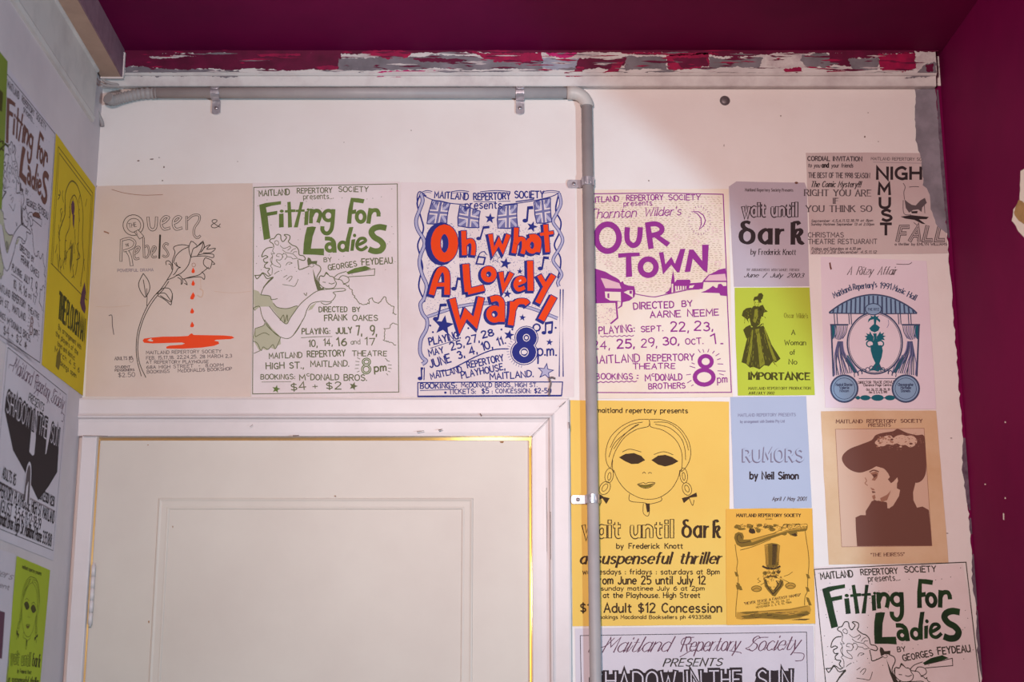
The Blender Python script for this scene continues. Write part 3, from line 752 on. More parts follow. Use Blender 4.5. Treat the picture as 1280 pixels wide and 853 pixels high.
    def text(s, part, st, p0, p1, h, m, wd=None, L=1, jit=0.0, shear=0.0, serif=0.0, nib=None, sp=2.0, wsp=5.0, off=(0, 0), seed=0, curve=0.0, n=3, joined=False):
        """one line of lettering whose baseline runs from p0 to p1 (cap height h)"""
        R = random.Random(hash_str(st) + seed)
        a = s.a((p0[0] + off[0], p0[1] + off[1])); b = s.a((p1[0] + off[0], p1[1] + off[1])); H = h / s.T[2]
        wd = (wd if wd is not None else h * 0.12) / s.T[2]
        adv = 0; pos = []
        for ch in st:
            if ch == ' ': adv += wsp; continue
            gw = GL.get(ch, GL['-'])[0]
            pos.append((ch, adv)); adv += gw + sp
        tot = max(adv - sp, 1.0)
        d = b - a; ux = d / tot; uy = Vector((d.y, -d.x)).normalized() * H / 10.0
        if part == 'printed_text':
            part = s.line_part((a.y + b.y) / 2 - H * 0.4, H)
        for ci, (ch, x0) in enumerate(pos):
            jr = R.uniform(-jit, jit) * 0.06; jy = R.uniform(-jit, jit) * 0.5; js = 1 + R.uniform(-jit, jit) * 0.08
            gw, strokes = GL.get(ch, GL['-'])
            cv = curve * (1 - (2 * (x0 + gw / 2) / tot - 1) ** 2)
            def T(p):
                x = (p[0] - gw / 2) * js; y = p[1] * js
                x, y = x + gw / 2 + y * shear + y * jr, y + jy - (p[0] - gw / 2) * jr
                return a + ux * (x0 + x) + uy * (y + cv)
            if joined and ch.islower() and ci + 1 < len(pos) and pos[ci + 1][0].islower() and pos[ci + 1][1] - x0 < gw + sp + 0.1:
                s.ribbon(part, smooth([T((gw - .3, .7)), T((gw + sp * .35, .5)), T((gw + sp * .7, 2)), T((gw + sp + .2, 4.4))], 4), wd * .45, m, L)
            for kind, pts in strokes:
                P = [T(p) for p in pts]
                if kind == '~': P = smooth(P, n)
                elif kind == '@': P = smooth(P, n, True)
                s.ribbon(part, P, wd, m, L, kind == '@', wd * 0.3 if not kind else 0, nib)
                if serif and kind != '@':
                    for i, j in ((0, 1), (-1, -2)):
                        e, q = pts[i], pts[j]
                        if abs(e[1] - q[1]) > 1.2 * abs(e[0] - q[0]) and min(abs(e[1] - k) for k in (0, 6.5, 10, -3.2)) < .3:
                            s.ribbon(part, [T((e[0] - serif, e[1])), T((e[0] + serif, e[1]))], wd * 0.5, m, L)
    def done(s):
        for nme, mb in s.parts.items():
            o = mb.build(nme.split('|')[0], s.root, fix=False)
            if nme in ('speckles', 'stipple', 'sky_hatching'): o['kind'] = 'stuff'
        return s

def hash_str(st):
    v = 7
    for ch in st: v = (v * 31 + ord(ch)) % 100003
    return v
# ------------------------------------------------------------------ papers and inks
P_BUFF = paper('buff_paper', (216, 192, 180), (206, 178, 164), 3.0)
P_PINKW = paper('off_white_paper', (226, 208, 206), (214, 192, 188), 4.0)
P_CREAM = paper('cream_paper', (229, 211, 196), (222, 197, 172), 4.0)
P_YEL = paper('golden_yellow_paper', (230, 188, 96), (226, 178, 86), 3.0)
P_ORANGE = paper('orange_yellow_paper', (230, 174, 76), (222, 162, 68), 3.0)
P_GREYPINK = paper('grey_pink_paper', (182, 166, 174), (174, 156, 164), 4.0)
P_GREEN = paper('lime_green_paper', (180, 188, 62), (172, 178, 56), 3.0)
P_BROWNGREY = paper('pink_grey_newsprint', (196, 176, 172), (186, 160, 158), 5.0)
P_LILAC = paper('pale_lilac_paper', (224, 206, 213), (218, 196, 204), 4.0)
P_BLUE = paper('pale_blue_paper', (172, 178, 198), (166, 172, 192), 3.0)
P_TAN = paper('yellowed_tan_paper', (214, 180, 146), (200, 158, 118), 5.0)
P_MAUVE = paper('pale_mauve_paper', (208, 194, 200), (198, 182, 188), 4.0)
P_LYEL = paper('bright_yellow_paper', (216, 182, 36), (206, 170, 32), 4.0)
P_LGREEN = paper('leaf_green_paper', (168, 178, 44), (160, 168, 40), 4.0)
I_BLACK = ink('black_ink', (52, 40, 42))
I_BLACK2 = ink('grey_black_ink', (92, 78, 80))
I_GREY = ink('faint_grey_ink', (150, 132, 136))
I_GREYB = ink('faint_blue_grey_ink', (132, 130, 152))
I_EMB = ink('plum_grey_ink', (116, 98, 112))
I_RED = ink('scarlet_ink', (226, 66, 22))
I_ORED = ink('red_orange_ink', (236, 74, 36))
I_BLUE = ink('royal_blue_ink', (42, 46, 118))
I_LAV = ink('lavender_ink', (172, 164, 188))
I_SLATE = ink('slate_ink', (112, 108, 150))
I_PURP = ink('purple_ink', (142, 48, 130))
I_PURPL = ink('pale_purple_wash', (216, 170, 176))
I_HATCH = ink('olive_brown_hatching', (176, 140, 120))
I_GREEN = mat('olive_green_ink', srgb(114, 130, 68), rough=0.75, spec=0.15, col2=srgb(90, 104, 52), vscale=18)
I_GREEND = ink('dark_olive_ink', (104, 104, 72))
I_OLW = ink('pale_olive_wash', (182, 174, 148))
I_DGREEN = mat('bottle_green_ink', srgb(44, 74, 36), rough=0.75, spec=0.15, col2=srgb(30, 40, 28), vscale=14)
I_DKL = ink('dark_line_ink', (62, 54, 46))
I_DWASH = ink('pale_green_wash', (196, 190, 172))
I_BROWN = ink('sepia_ink', (112, 72, 62))
I_SEPIA2 = ink('mid_sepia_ink', (158, 112, 92))
I_SEPIAL = ink('light_sepia_ink', (206, 170, 148))
I_TEAL = ink('teal_ink', (30, 98, 112))
I_DTEAL = ink('dark_slate_ink', (66, 76, 104))
I_BLUEW = ink('blue_grey_wash', (134, 160, 188))
I_OLIVE = ink('dark_olive_halftone', (72, 66, 24))
I_OLIVE2 = ink('mid_olive_halftone', (128, 124, 36))
I_OBR = ink('brown_halftone', (124, 94, 36))
I_OBR2 = ink('light_brown_halftone', (186, 136, 54))
I_DKY = ink('dark_brown_ink', (66, 46, 30))
I_YG = ink('olive_grey_ink', (120, 100, 34))
I_MAUVEINK = ink('plum_ink', (98, 58, 74))

# =================================================================== 1 red rose poster
p = Poster('buff hand-drawn poster with a line-drawn rose dripping red into a pool', [(122, 233), (316, 230), (316, 496), (107, 496)])
p.sheet([(121, 233), (200, 231), (315.6, 229.5), (315.2, 360), (314, 496.6), (220, 496.6), (107, 496.3), (112, 390)], P_BUFF, 1, .25, 14)
K = p.crop(130, 250, 7.106)
T_ = 'title_lettering'
p.ring(T_, 262, 226, 92, 92, 6, I_DKL, rot=.2); p.ring(T_, 266, 228, 62, 62, 5, I_DKL)
p.text(T_, 'THE', (222, 250), (292, 238), 38, I_DKL, 4)
p.poly(T_, [(270, 285), (305, 268), (355, 325), (318, 350)], P_BUFF, 1)
p.line(T_, [(270, 285), (305, 268), (355, 325), (318, 350)], 5, I_DKL, 2, closed=True)
p.line(T_, [(285, 278), (300, 315)], 4, I_DKL)
def outl(part, pts, wd, lw_, fill, L=1, sm=True, closed=False):
    p.line(part, pts, wd, I_DKL, L, sm, closed); p.line(part, pts, wd - 2 * lw_, fill, L + 1, sm, closed, ext=-lw_ * .6)
outl(T_, [(392, 152), (396, 200), (406, 250), (436, 268), (462, 240), (468, 150)], 26, 5, P_BUFF)
for ox in (0, 107):
    outl(T_, [(510 + ox, 212), (545 + ox, 196), (575 + ox, 160), (545 + ox, 152), (515 + ox, 180), (510 + ox, 225), (535 + ox, 262), (590 + ox, 250)], 24, 5, P_BUFF)
outl(T_, [(735, 145), (737, 268)], 20, 5, P_BUFF, sm=False)
outl(T_, [(742, 180), (790, 140), (845, 140), (846, 185), (805, 250), (800, 310), (830, 340), (858, 318)], 20, 5, P_BUFF)
p.text(T_, '&', (952, 252), (1040, 246), 74, I_DKL, 6)
outl(T_, [(155, 352), (152, 550)], 24, 5, P_BUFF, sm=False)
outl(T_, [(160, 358), (230, 345), (275, 375), (262, 420), (215, 445), (175, 455)], 24, 5, P_BUFF)
outl(T_, [(205, 455), (232, 500), (248, 590)], 30, 5, P_BUFF)
outl(T_, [(272, 480), (300, 462), (316, 425), (290, 425), (268, 470), (278, 525), (315, 520)], 20, 5, P_BUFF)
outl(T_, [(352, 335), (358, 515)], 20, 5, P_BUFF, sm=False)
outl(T_, [(362, 420), (390, 412), (402, 465), (385, 510), (362, 512)], 18, 5, P_BUFF)
outl(T_, [(425, 480), (450, 455), (460, 425), (440, 418), (425, 460), (432, 508), (470, 505)], 18, 5, P_BUFF)
p.line(T_, [(500, 310), (492, 525)], 16, I_DKL)
outl(T_, [(575, 400), (550, 388), (530, 415), (560, 455), (572, 490), (548, 508), (520, 495)], 18, 5, P_BUFF)
p.text(T_, 'THE', (195, 418), (225, 412), 24, I_DKL, 3)
p.text('printed_text', 'POWERFUL DRAMA', (122, 642), (440, 634), 24, I_GREY, 5, jit=.6)
R_ = 'rose_drawing'
for st in ([(760, 412), (700, 400), (640, 410), (618, 430), (632, 470), (610, 540), (612, 600)],
           [(750, 420), (690, 450), (640, 500), (618, 560)],
           [(775, 368), (755, 420), (760, 470), (770, 515), (745, 590), (690, 650), (640, 672)],
           [(775, 368), (800, 380), (830, 415), (795, 435), (780, 480), (772, 512)], [(830, 415), (880, 370), (870, 430), (830, 500)],
           [(800, 432), (845, 405), (878, 380)], [(880, 365), (892, 420), (860, 470)], [(860, 468), (900, 420), (945, 402), (915, 440), (990, 432), (950, 470), (880, 472)],
           [(840, 490), (900, 480), (970, 485), (968, 515), (900, 500), (800, 505), (772, 512)],
           [(900, 515), (885, 545), (890, 580), (930, 612), (948, 600), (960, 545), (930, 525), (900, 515)], [(955, 540), (985, 570), (965, 575)],
           [(930, 600), (880, 640), (840, 670), (760, 688), (710, 705)], [(870, 640), (895, 670), (890, 708), (850, 685), (720, 700)],
           [(555, 580), (552, 550), (580, 545), (610, 590), (605, 640), (560, 715)], [(575, 570), (595, 580), (605, 620)],
           [(625, 560), (650, 590), (680, 602), (660, 610), (635, 650), (615, 670)], [(640, 555), (655, 590), (670, 600)],
           [(620, 690), (660, 670), (690, 690), (700, 730), (688, 752), (685, 710), (655, 690)], [(700, 700), (725, 720), (740, 755), (715, 740)], [(560, 715), (620, 690)],
           [(350, 655), (310, 740), (320, 800), (350, 850), (375, 862), (408, 790), (395, 720), (350, 655)], [(350, 710), (362, 780), (375, 862)],
           [(470, 840), (520, 790), (580, 790), (608, 840), (600, 905), (560, 890), (500, 850)], [(480, 835), (540, 830), (575, 870), (600, 905)]):
    p.line(R_, st, 6.5, I_DKL, 1, True)
p.ring(R_, 798, 580, 16, 17, 4, I_SEPIA2, 1)
for i, y in enumerate((630, 742, 848)):
    p.poly('red_drops', [(793, y - 28), (808, y), (806, y + 18), (790, y + 24), (778, y + 14), (780, y)], I_ORED, 2)
p.crop(130, 370, 6.559)
p.line(R_, [(519, -128), (468, -55), (420, -5), (360, 80), (310, 190), (275, 310), (265, 430), (275, 540), (308, 660)], 6, I_DKL, 1, True)
p.line(R_, [(533, -118), (485, -48), (435, 5), (375, 90), (322, 200), (288, 320), (278, 440), (295, 560), (345, 672)], 6, I_DKL, 1, True)
p.line(R_, [(440, 0), (480, 20), (515, 45), (550, 75), (558, 20), (562, -20)], 6, I_DKL, 1, True)
p.line(R_, [(352, -60), (355, 20), (352, 85)], 5, I_DKL, 1)
for y in (12, 127, 240): p.poly('red_drops', [(723, y - 28), (740, y), (736, y + 16), (722, y + 20), (708, y + 14), (710, y)], I_ORED, 2)
B_ = 'red_pool'
p.poly(B_, [(318, 368), (330, 352), (380, 345), (480, 336), (600, 335), (690, 330), (712, 312), (722, 308), (735, 322), (850, 324), (980, 326), (1050, 332), (1070, 345), (1040, 356), (920, 362), (905, 370), (940, 376), (945, 395), (900, 412), (800, 426), (650, 435), (515, 434), (510, 420), (535, 410), (640, 402), (665, 392), (640, 384), (520, 388), (400, 392), (330, 386)], I_ORED, 1)
p.poly(B_, [(358, 365), (380, 352), (392, 350), (390, 362), (405, 366), (400, 376), (375, 374)], P_BUFF, 2)
tx = 'printed_text'
for st, a, b, h in (('MAITLAND REPERTORY SOCIETY', (348, 480), (962, 468), 26), ('FEB. 15,17,18. 22,24,25. 28 MARCH 2,3', (348, 524), (1048, 506), 26), ('AT REPERTORY PLAYHOUSE', (348, 558), (858, 552), 24),
                    ('68A HIGH STREET  @  8.00PM', (350, 600), (980, 582), 26), ('BOOKINGS    McDONALDS BOOKSHOP', (355, 638), (1050, 612), 26), ('ADULTS $5', (90, 528), (235, 524), 26),
                    ('STUDENT', (92, 595), (215, 592), 18), ('PENSIONERS', (92, 622), (250, 616), 18), ('$2.50', (118, 668), (255, 664), 34)):
    p.text(tx, st, a, b, h, I_BLACK2, 4, jit=.6)
p.ring(tx, 225, 525, 16, 22, 3, I_BLACK2); p.line('stain', [(40, 165), (60, 158), (68, 175), (70, 240), (82, 320)], 6, I_BLACK2, 1, True)
p.crop(120, 220, 3.045)
p.line('crease', [(60, 52), (110, 66), (180, 74), (255, 72)], 2.2, I_SEPIA2, 0, True); p.line('crease', [(450, 440), (520, 446), (590, 440)], 1.6, I_SEPIAL, 0, True)
p.line('stain', [(395, 430), (408, 440), (402, 462), (385, 455)], 4, I_SEPIAL, 0, True); p.line('crease', [(398, 390), (400, 430)], 2, I_SEPIAL, 0)
p.line('crease', [(0, 498), (60, 500), (130, 494)], 1.5, I_SEPIAL, 0, True); p.line('stain', [(30, 212), (42, 216), (50, 220)], 5, I_SEPIA2, 0)
p.done()

# =================================================================== 2 green lady poster (used three times)
def art_lady(p, gr, dk, wash, fill, stroke_k=1.0):
    b = 'border'
    c = lambda x, y, s: p.crop(x, y, s)
    p.crop(0, 0, 1)
    p.line(b, [(317.4, 234.6), (400, 232.2), (496.7, 230.2), (497.3, 320), (498.5, 490.5), (400, 491.6), (315.9, 492.8), (316.6, 360)], 1.0, dk, 1, closed=True)
    c(310, 225, 6.737); t = 'title_lettering'
    P_ = lambda *q: p.poly(t, q, gr, 2)
    P_((95, 212), (150, 196), (280, 180), (278, 208), (200, 220), (152, 234), (160, 276), (248, 262), (246, 292), (166, 306), (176, 400), (190, 495), (135, 508), (118, 380))
    P_((262, 288), (300, 284), (302, 400), (262, 404)); p.disc(t, 285, 265, 17, 13, gr, 2)
    P_((332, 188), (360, 185), (364, 250), (400, 250), (400, 272), (366, 274), (372, 400), (338, 404), (336, 276), (312, 277), (312, 258), (334, 256))
    P_((440, 188), (468, 188), (452, 250), (478, 250), (478, 270), (448, 270), (420, 402), (386, 402), (422, 272), (402, 272), (402, 254), (426, 252))
    P_((480, 268), (514, 262), (506, 380), (474, 384)); p.disc(t, 508, 252, 13, 11, gr, 2)
    p.line(t, [(538, 245), (532, 300), (530, 368)], 32, gr, 2); p.line(t, [(535, 310), (558, 268), (590, 262), (610, 285), (605, 320), (590, 362)], 32, gr, 2, True)
    p.ring(t, 678, 302, 40, 42, 30, gr, 2)
    p.line(t, [(720, 248), (715, 330), (705, 410), (680, 448), (650, 450), (628, 425), (628, 392)], 34, gr, 2, True)
    P_((868, 152), (930, 156), (982, 165), (972, 200), (890, 188), (882, 255), (912, 250), (910, 285), (876, 290), (870, 370), (832, 370), (845, 250))
    p.ring(t, 950, 312, 34, 44, 32, gr, 2)
    p.line(t, [(1034, 240), (1024, 300), (1014, 370)], 36, gr, 2); p.line(t, [(1022, 300), (1048, 262), (1085, 258), (1098, 280), (1100, 310)], 34, gr, 2, True)
    P_((498, 400), (540, 394), (574, 398), (545, 480), (530, 580), (640, 580), (640, 638), (560, 632), (465, 630), (470, 540), (480, 470))
    p.ring(t, 690, 570, 30, 30, 30, gr, 2); p.line(t, [(648, 496), (690, 498), (720, 520), (728, 560), (730, 615)], 34, gr, 2, True)
    P_((852, 400), (888, 398), (862, 500), (850, 608), (808, 604), (826, 500)); p.ring(t, 798, 562, 32, 36, 28, gr, 2)
    P_((872, 505), (905, 500), (890, 598), (862, 600)); p.disc(t, 898, 470, 14, 15, gr, 2)
    p.line(t, [(910, 552), (950, 540), (990, 515), (975, 494), (940, 500), (918, 540), (925, 578), (962, 590), (1005, 562)], 27, gr, 2, True)
    p.line(t, [(1166, 408), (1110, 398), (1060, 412), (1040, 445), (1065, 485), (1115, 515), (1140, 555), (1115, 595), (1065, 602), (1018, 585)], 50, gr, 2, True)
    x = 'printed_text'
    def tt(s, a, bb, h, w=None): p.text(x, s, a, bb, h, dk, (w or h * .18) * stroke_k, jit=.8)
    tt('MAITLAND', (95, 140), (350, 125), 48); tt('REPERTORY', (415, 115), (708, 108), 42); tt('SOCIETY', (765, 102), (1012, 100), 42); tt('presents...', (468, 165), (720, 160), 46, 6)
    c(310, 320, 6.737)
    tt('BY', (640, 54), (705, 50), 36); tt('GEORGES', (678, 122), (918, 88), 44); tt('FEYDEAU', (962, 80), (1218, 62), 50); tt('DIRECTED', (600, 474), (835, 472), 42, 8); tt('BY', (882, 473), (945, 470), 38, 8)
    tt('FRANK', (645, 550), (835, 542), 48, 9); tt('OAKES', (882, 546), (1090, 548), 44, 8)
    c(310, 400, 6.737)
    tt('PLAYING:', (455, 122), (690, 118), 48); p.line(x, [(447, 152), (580, 144), (710, 142)], 5, dk)
    tt('JULY', (742, 118), (878, 112), 50, 10); tt('7,', (915, 130), (960, 128), 78, 11); tt('9,', (1032, 132), (1085, 130), 80, 11)
    tt('10,', (512, 228), (585, 225), 56, 9); tt('14,', (640, 222), (712, 218), 56, 9); tt('16', (752, 220), (830, 215), 66, 11); tt('and', (868, 208), (945, 205), 42, 5); tt('17', (985, 216), (1070, 212), 60, 8)
    tt('MAITLAND', (180, 328), (455, 318), 45); tt('REPERTORY', (500, 315), (820, 305), 50, 9); tt('THEATRE', (880, 306), (1168, 305), 42); tt('HIGH ST.,', (155, 415), (470, 408), 50); tt('MAITLAND.', (530, 398), (850, 393), 46)
    tt('BOOKINGS:', (108, 502), (395, 500), 40); p.line(x, [(115, 525), (365, 522)], 4, dk); tt('M', (435, 510), (485, 508), 46); tt('c', (497, 478), (522, 476), 36, 6); tt('DONALD', (530, 508), (765, 506), 46); tt('BROS.', (810, 512), (1000, 512), 48)
    tt('$4', (362, 598), (490, 588), 64, 9); tt('+', (548, 590), (588, 588), 60, 7); tt('$2', (660, 586), (785, 586), 60, 9)
    p.star(x, 238, 585, 36, gr, 2, .2); p.star(x, 888, 560, 38, dk, 2, .3)
    p.ring(x, 998, 355, 28, 24, 22, gr, 2); p.ring(x, 996, 418, 32, 32, 22, gr, 2); p.ring(x, 998, 355, 28, 24, 5, fill, 3); p.ring(x, 996, 418, 32, 32, 5, fill, 3)
    tt('pm', (1066, 440), (1165, 432), 66, 12)
    for a, q in (((920, 320), (945, 332)), ((905, 350), (938, 355)), ((905, 382), (938, 380)), ((900, 412), (932, 410)), ((918, 442), (940, 432)), ((1155, 325), (1175, 342)), ((1168, 345), (1195, 352)), ((1178, 380), (1210, 382)), ((1180, 408), (1212, 412)), ((1178, 432), (1198, 440)), ((1165, 452), (1180, 468))):
        p.line(x, [a, q], 5, dk)
    # ---- the lady
    d = 'lady_drawing'
    c(310, 320, 6.737)
    p.poly(d, [(110, 330), (190, 340), (215, 400), (250, 435), (330, 445), (400, 425), (420, 425), (380, 490), (340, 560), (320, 578), (290, 560), (240, 490), (190, 428), (100, 430), (60, 462), (50, 400), (50, 285), (90, 300)], wash, 0)
    p.poly(d, [(545, 105), (575, 200), (620, 275), (640, 262), (640, 285), (585, 292), (560, 210)], dk, 1)
    p.poly(d, [(830, 140), (900, 105), (990, 85), (1040, 108), (960, 130), (845, 156)], gr, 1)
    p.poly(d, [(525, 425), (560, 405), (580, 392), (540, 450), (505, 465)], wash, 0)
    for st in ([(215, 185), (140, 260), (108, 330)], [(105, 440), (120, 510), (170, 600), (260, 675)], [(180, 425), (240, 500), (320, 575), (360, 520), (440, 410), (520, 340), (580, 300), (650, 285), (800, 276), (815, 295), (720, 308), (738, 335), (700, 385), (620, 385), (540, 400), (500, 450), (470, 530), (380, 674)],
               [(110, 330), (165, 335), (190, 345), (200, 370), (250, 362)], [(215, 400), (250, 435), (330, 445), (400, 425), (420, 425)], [(60, 462), (50, 440), (90, 425), (105, 440)], [(270, 545), (300, 500), (310, 560), (330, 500), (335, 550)],
               [(615, 395), (650, 412), (690, 402), (705, 390)], [(470, 315), (490, 335), (495, 310)], [(600, 215), (608, 172), (640, 175), (660, 140), (690, 172), (720, 180), (732, 210), (745, 235), (720, 272), (650, 275), (605, 240), (598, 205)],
               [(630, 222), (655, 225)], [(680, 230), (705, 238), (732, 228)], [(720, 190), (760, 155), (830, 132)], [(760, 205), (790, 170), (840, 180), (850, 215), (810, 235), (785, 205), (725, 195)]):
        p.line(d, st, 6, dk, 2, True)
    p.line(d, [(840, 155), (1068, 110), (1065, 165), (845, 178)], 6, dk, 2)
    p.line(d, ragged([(800, 240), (850, 250), (880, 290), (900, 340), (920, 375), (980, 412), (1020, 405), (1030, 360), (1060, 385), (1100, 402), (1150, 345), (1180, 400), (1230, 430), (1220, 485), (1258, 485)], 11, 9, 3, False), 6, dk, 2)
    p.line(d, ragged([(598, 205), (608, 172), (640, 175), (660, 140), (690, 172), (720, 180), (732, 210)], 7, 7, 4, False), 6, dk, 2)
    c(310, 400, 6.737)
    p.line(d, ragged([(1258, 45), (1215, 30), (1180, 75), (1145, 75), (1152, 130), (1140, 172), (1200, 190), (1255, 220)], 9, 8, 5, False), 5.5, dk, 2)
    p.poly(d, [(60, 75), (130, 50), (160, 20), (205, 75), (270, 140), (278, 205), (240, 225), (230, 252), (190, 235), (160, 258), (120, 245), (100, 268), (60, 200), (45, 150)], wash, 0)
    for st in ([(140, 0), (220, 110), (300, 155), (360, 150), (420, 82), (462, 0)], [(60, 75), (130, 50), (140, 30)], [(60, 75), (62, 140), (90, 130), (140, 110), (180, 130)], [(45, 180), (80, 200), (110, 260), (130, 230), (170, 250), (210, 210), (230, 245), (260, 190), (275, 150)], [(50, 285), (100, 262)],
               ):
        p.line(d, st, 5.5, dk, 2, True)
    c(310, 280, 10.664)
    for st in ([(345, 315), (335, 270), (290, 235), (310, 205), (350, 195), (390, 145), (435, 150), (440, 200), (465, 240), (500, 210), (515, 180), (485, 150), (520, 145), (560, 165), (555, 210), (540, 240), (590, 285), (640, 305), (675, 350), (685, 415), (740, 430), (765, 465), (745, 490), (700, 480), (675, 470)],
               [(330, 315), (260, 325), (210, 370), (185, 440), (235, 425), (265, 445), (210, 475), (225, 515), (265, 515), (225, 550), (235, 590), (290, 600), (265, 640), (290, 680)], [(85, 690), (160, 685), (195, 655), (230, 670), (270, 700), (310, 680)],
               [(95, 690), (120, 735), (160, 700), (200, 665), (240, 720), (270, 730), (340, 710)], [(340, 710), (280, 760), (205, 853)], [(665, 480), (675, 560), (690, 612), (820, 565)], [(900, 540), (960, 570), (970, 620), (930, 690), (920, 740), (960, 830)]):
        p.line(d, st, 12, dk, 2, True)
    for st in ([(355, 240), (385, 225), (410, 250), (400, 285), (365, 270), (355, 240)], [(345, 320), (330, 365), (355, 400), (310, 400), (330, 430), (300, 480), (320, 540), (300, 560), (325, 600), (320, 680)], [(460, 345), (500, 380), (560, 395), (600, 405), (640, 440), (665, 470)],
               [(330, 430), (320, 520), (360, 560), (430, 580), (430, 545), (390, 510), (380, 480), (430, 485), (460, 450), (450, 410), (400, 400), (380, 430), (420, 440)], [(490, 480), (520, 440), (500, 400), (460, 412), (470, 450)], [(525, 440), (580, 450), (600, 470), (650, 462)],
               [(530, 355), (570, 320), (555, 295)], [(570, 380), (600, 345), (640, 330)], [(600, 395), (620, 375), (655, 375)], [(505, 555), (540, 515), (590, 525), (545, 542)], [(350, 675), (380, 650), (420, 630)], [(475, 715), (525, 685)], [(515, 745), (560, 705), (590, 705), (575, 740), (545, 770)],
               [(460, 810), (560, 825), (620, 835), (650, 790), (670, 740)], [(430, 290), (480, 330), (560, 300)]):
        p.line(d, st, 7, dk, 2, True)
    p.poly(d, [(800, 450), (830, 460), (850, 500), (925, 495), (915, 540), (850, 535), (800, 560), (790, 490)], dk, 2)
    p.line(d, [(820, 560), (850, 580), (880, 560), (860, 540)], 6, dk, 2, True)
    R = random.Random(5); c(310, 225, 6.737)
    for k in range(70):
        x0, y0 = R.uniform(70, 1240), R.uniform(60, 800)
        p.disc('speckles', x0, y0, 4, 3, dk, 0, 6)
p2 = p = Poster('off-white poster of a curly-haired lady in olive green, above the door', [(315, 229), (500, 227.5), (501, 496), (314, 497.5)])
p.sheet([(316, 229), (408, 227.8), (499.6, 227.2), (500.2, 360), (500.6, 496.4), (400, 497), (314.6, 497.3), (315.6, 360)], P_PINKW, 2, .2, 16)
art_lady(p, I_GREEN, I_GREEND, I_OLW, P_PINKW); p.done()
O2 = p2.pix(317.4, 234.6)          # border corner used to place the copies

# =================================================================== 3 red and blue poster
p = Poster('white poster with big red and blue bubble lettering, flags and stars', [(500, 228), (720, 229), (719, 497), (501, 497)])
p.sheet([(500.6, 228), (600, 229.5), (719.5, 229), (719, 360), (717.5, 496.5), (600, 496.2), (501.4, 496.4), (501, 360)], P_PINKW, 3, .2, 16)
b = 'border'
p.crop(510, 230, 6.095)
def rib(pts, w1=30, w2=19):
    p.line(b, pts, w1, I_BLUE, 2, True); p.line(b, pts, w2, I_LAV, 3, True)
K2_ = 90 * 6.095; K3_ = 170 * 6.095          # offsets of the lower crops in the same scale
def o2(pts): return [(x, y + K2_) for x, y in pts]
def o3(pts): return [(x, y + K3_) for x, y in pts]
p.line(b, [(100, 75), (70, 150), (100, 260), (118, 350), (75, 460), (90, 540), (112, 640), (90, 720), (85, 800), (130, 900)], 12, I_BLUE, 1, True)
p.line(b, [(1150, 75), (1125, 200), (1165, 290), (1150, 380), (1115, 470), (1160, 560), (1160, 640), (1140, 720)], 12, I_BLUE, 1, True)
rib([(98, 75), (112, 130), (88, 200), (62, 280), (75, 350), (118, 420), (125, 470), (98, 540), (88, 610)] + o2([(110, 150), (142, 230), (125, 320), (95, 370), (110, 440), (145, 490), (140, 560)]) + o3([(100, 150), (92, 240), (112, 290), (138, 315), (108, 340)]))
rib([(1150, 72), (1165, 150), (1130, 230), (1105, 290), (1150, 360), (1178, 430), (1150, 500), (1112, 560)] + o2([(1110, 50), (1155, 110), (1170, 150), (1142, 200), (1150, 235)]), 26, 16)
p.line(b, o2([(1160, 255), (1155, 560)]) + o3([(1155, 60), (1152, 435)]), 9, I_BLUE, 2); p.line(b, o2([(1182, 255), (1180, 560)]) + o3([(1180, 60), (1182, 435)]), 9, I_BLUE, 2)
p.line(b, o3([(125, 365), (122, 460)]), 8, I_BLUE, 2)
p.line(b, [(75, 180), (70, 100), (90, 60), (140, 95)], 8, I_BLUE, 2, True)
for x0, x1 in ((110, 185), (330, 465), (550, 780), (1020, 1155)):
    p.line(b, [(x0, 62), ((x0 + x1) / 2, 52), (x1, 60)], 6, I_BLUE, 1, True); p.line(b, [(x0 + 10, 72), ((x0 + x1) / 2, 66), (x1 - 8, 70)], 5, I_SLATE, 1, True)
p.crop(510, 230, 6.095)
g = 'bunting_string'
p.line(g, [(90, 70), (180, 120), (330, 150), (440, 158)], 7, I_BLUE, 2, True); p.line(g, [(720, 162), (840, 148), (980, 125), (1100, 95), (1155, 65)], 7, I_BLUE, 2, True); p.line(g, [(820, 138), (960, 118)], 9, I_BLUE, 2)
for q in ([(185, 125), (320, 150), (295, 300), (145, 305)], [(395, 165), (550, 210), (540, 335), (382, 322)], [(690, 180), (832, 155), (835, 330), (685, 338)], [(960, 140), (1085, 110), (1095, 290), (980, 300)]):
    g = 'flag|%d' % q[0][0]
    a_, b_, c_, d_ = [Vector(v) for v in q]
    mid = lambda u, v: (a_ * (1 - u) + b_ * u) * (1 - v) + (d_ * (1 - u) + c_ * u) * v
    p.poly(g, [a_, mid(.5, -.03), b_, mid(.96, .5), c_, mid(.5, 1.05), d_, mid(-.05, .6)], I_SLATE, 0)
    for u in ((0, 0, 1, 1), (0, 1, 1, 0)): p.line(g, [mid(u[0], u[1]), mid(u[2], u[3])], 20, I_LAV, 1)
    for u in ((.5, 0, .5, 1), (0, .5, 1, .5)): p.line(g, [mid(u[0], u[1]), mid(u[2], u[3])], 38, P_PINKW, 2); p.line(g, [mid(u[0], u[1]), mid(u[2], u[3])], 18, I_SLATE, 3)
    p.line(g, [a_, mid(.5, -.03), b_, mid(.96, .5), c_, mid(.5, 1.05), d_, mid(-.05, .6)], 7, I_BLUE, 4, closed=True)
    for k in range(6): p.line(g, [mid(.1 + .14 * k, .04), mid(.06 + .14 * k, .2)], 4, I_BLUE, 4)
x = 'printed_text'
def tb(s, a, bb, h, wd=None): p.text(x, s, a, bb, h, I_BLUE, wd or h * .19, jit=.8, L=3)
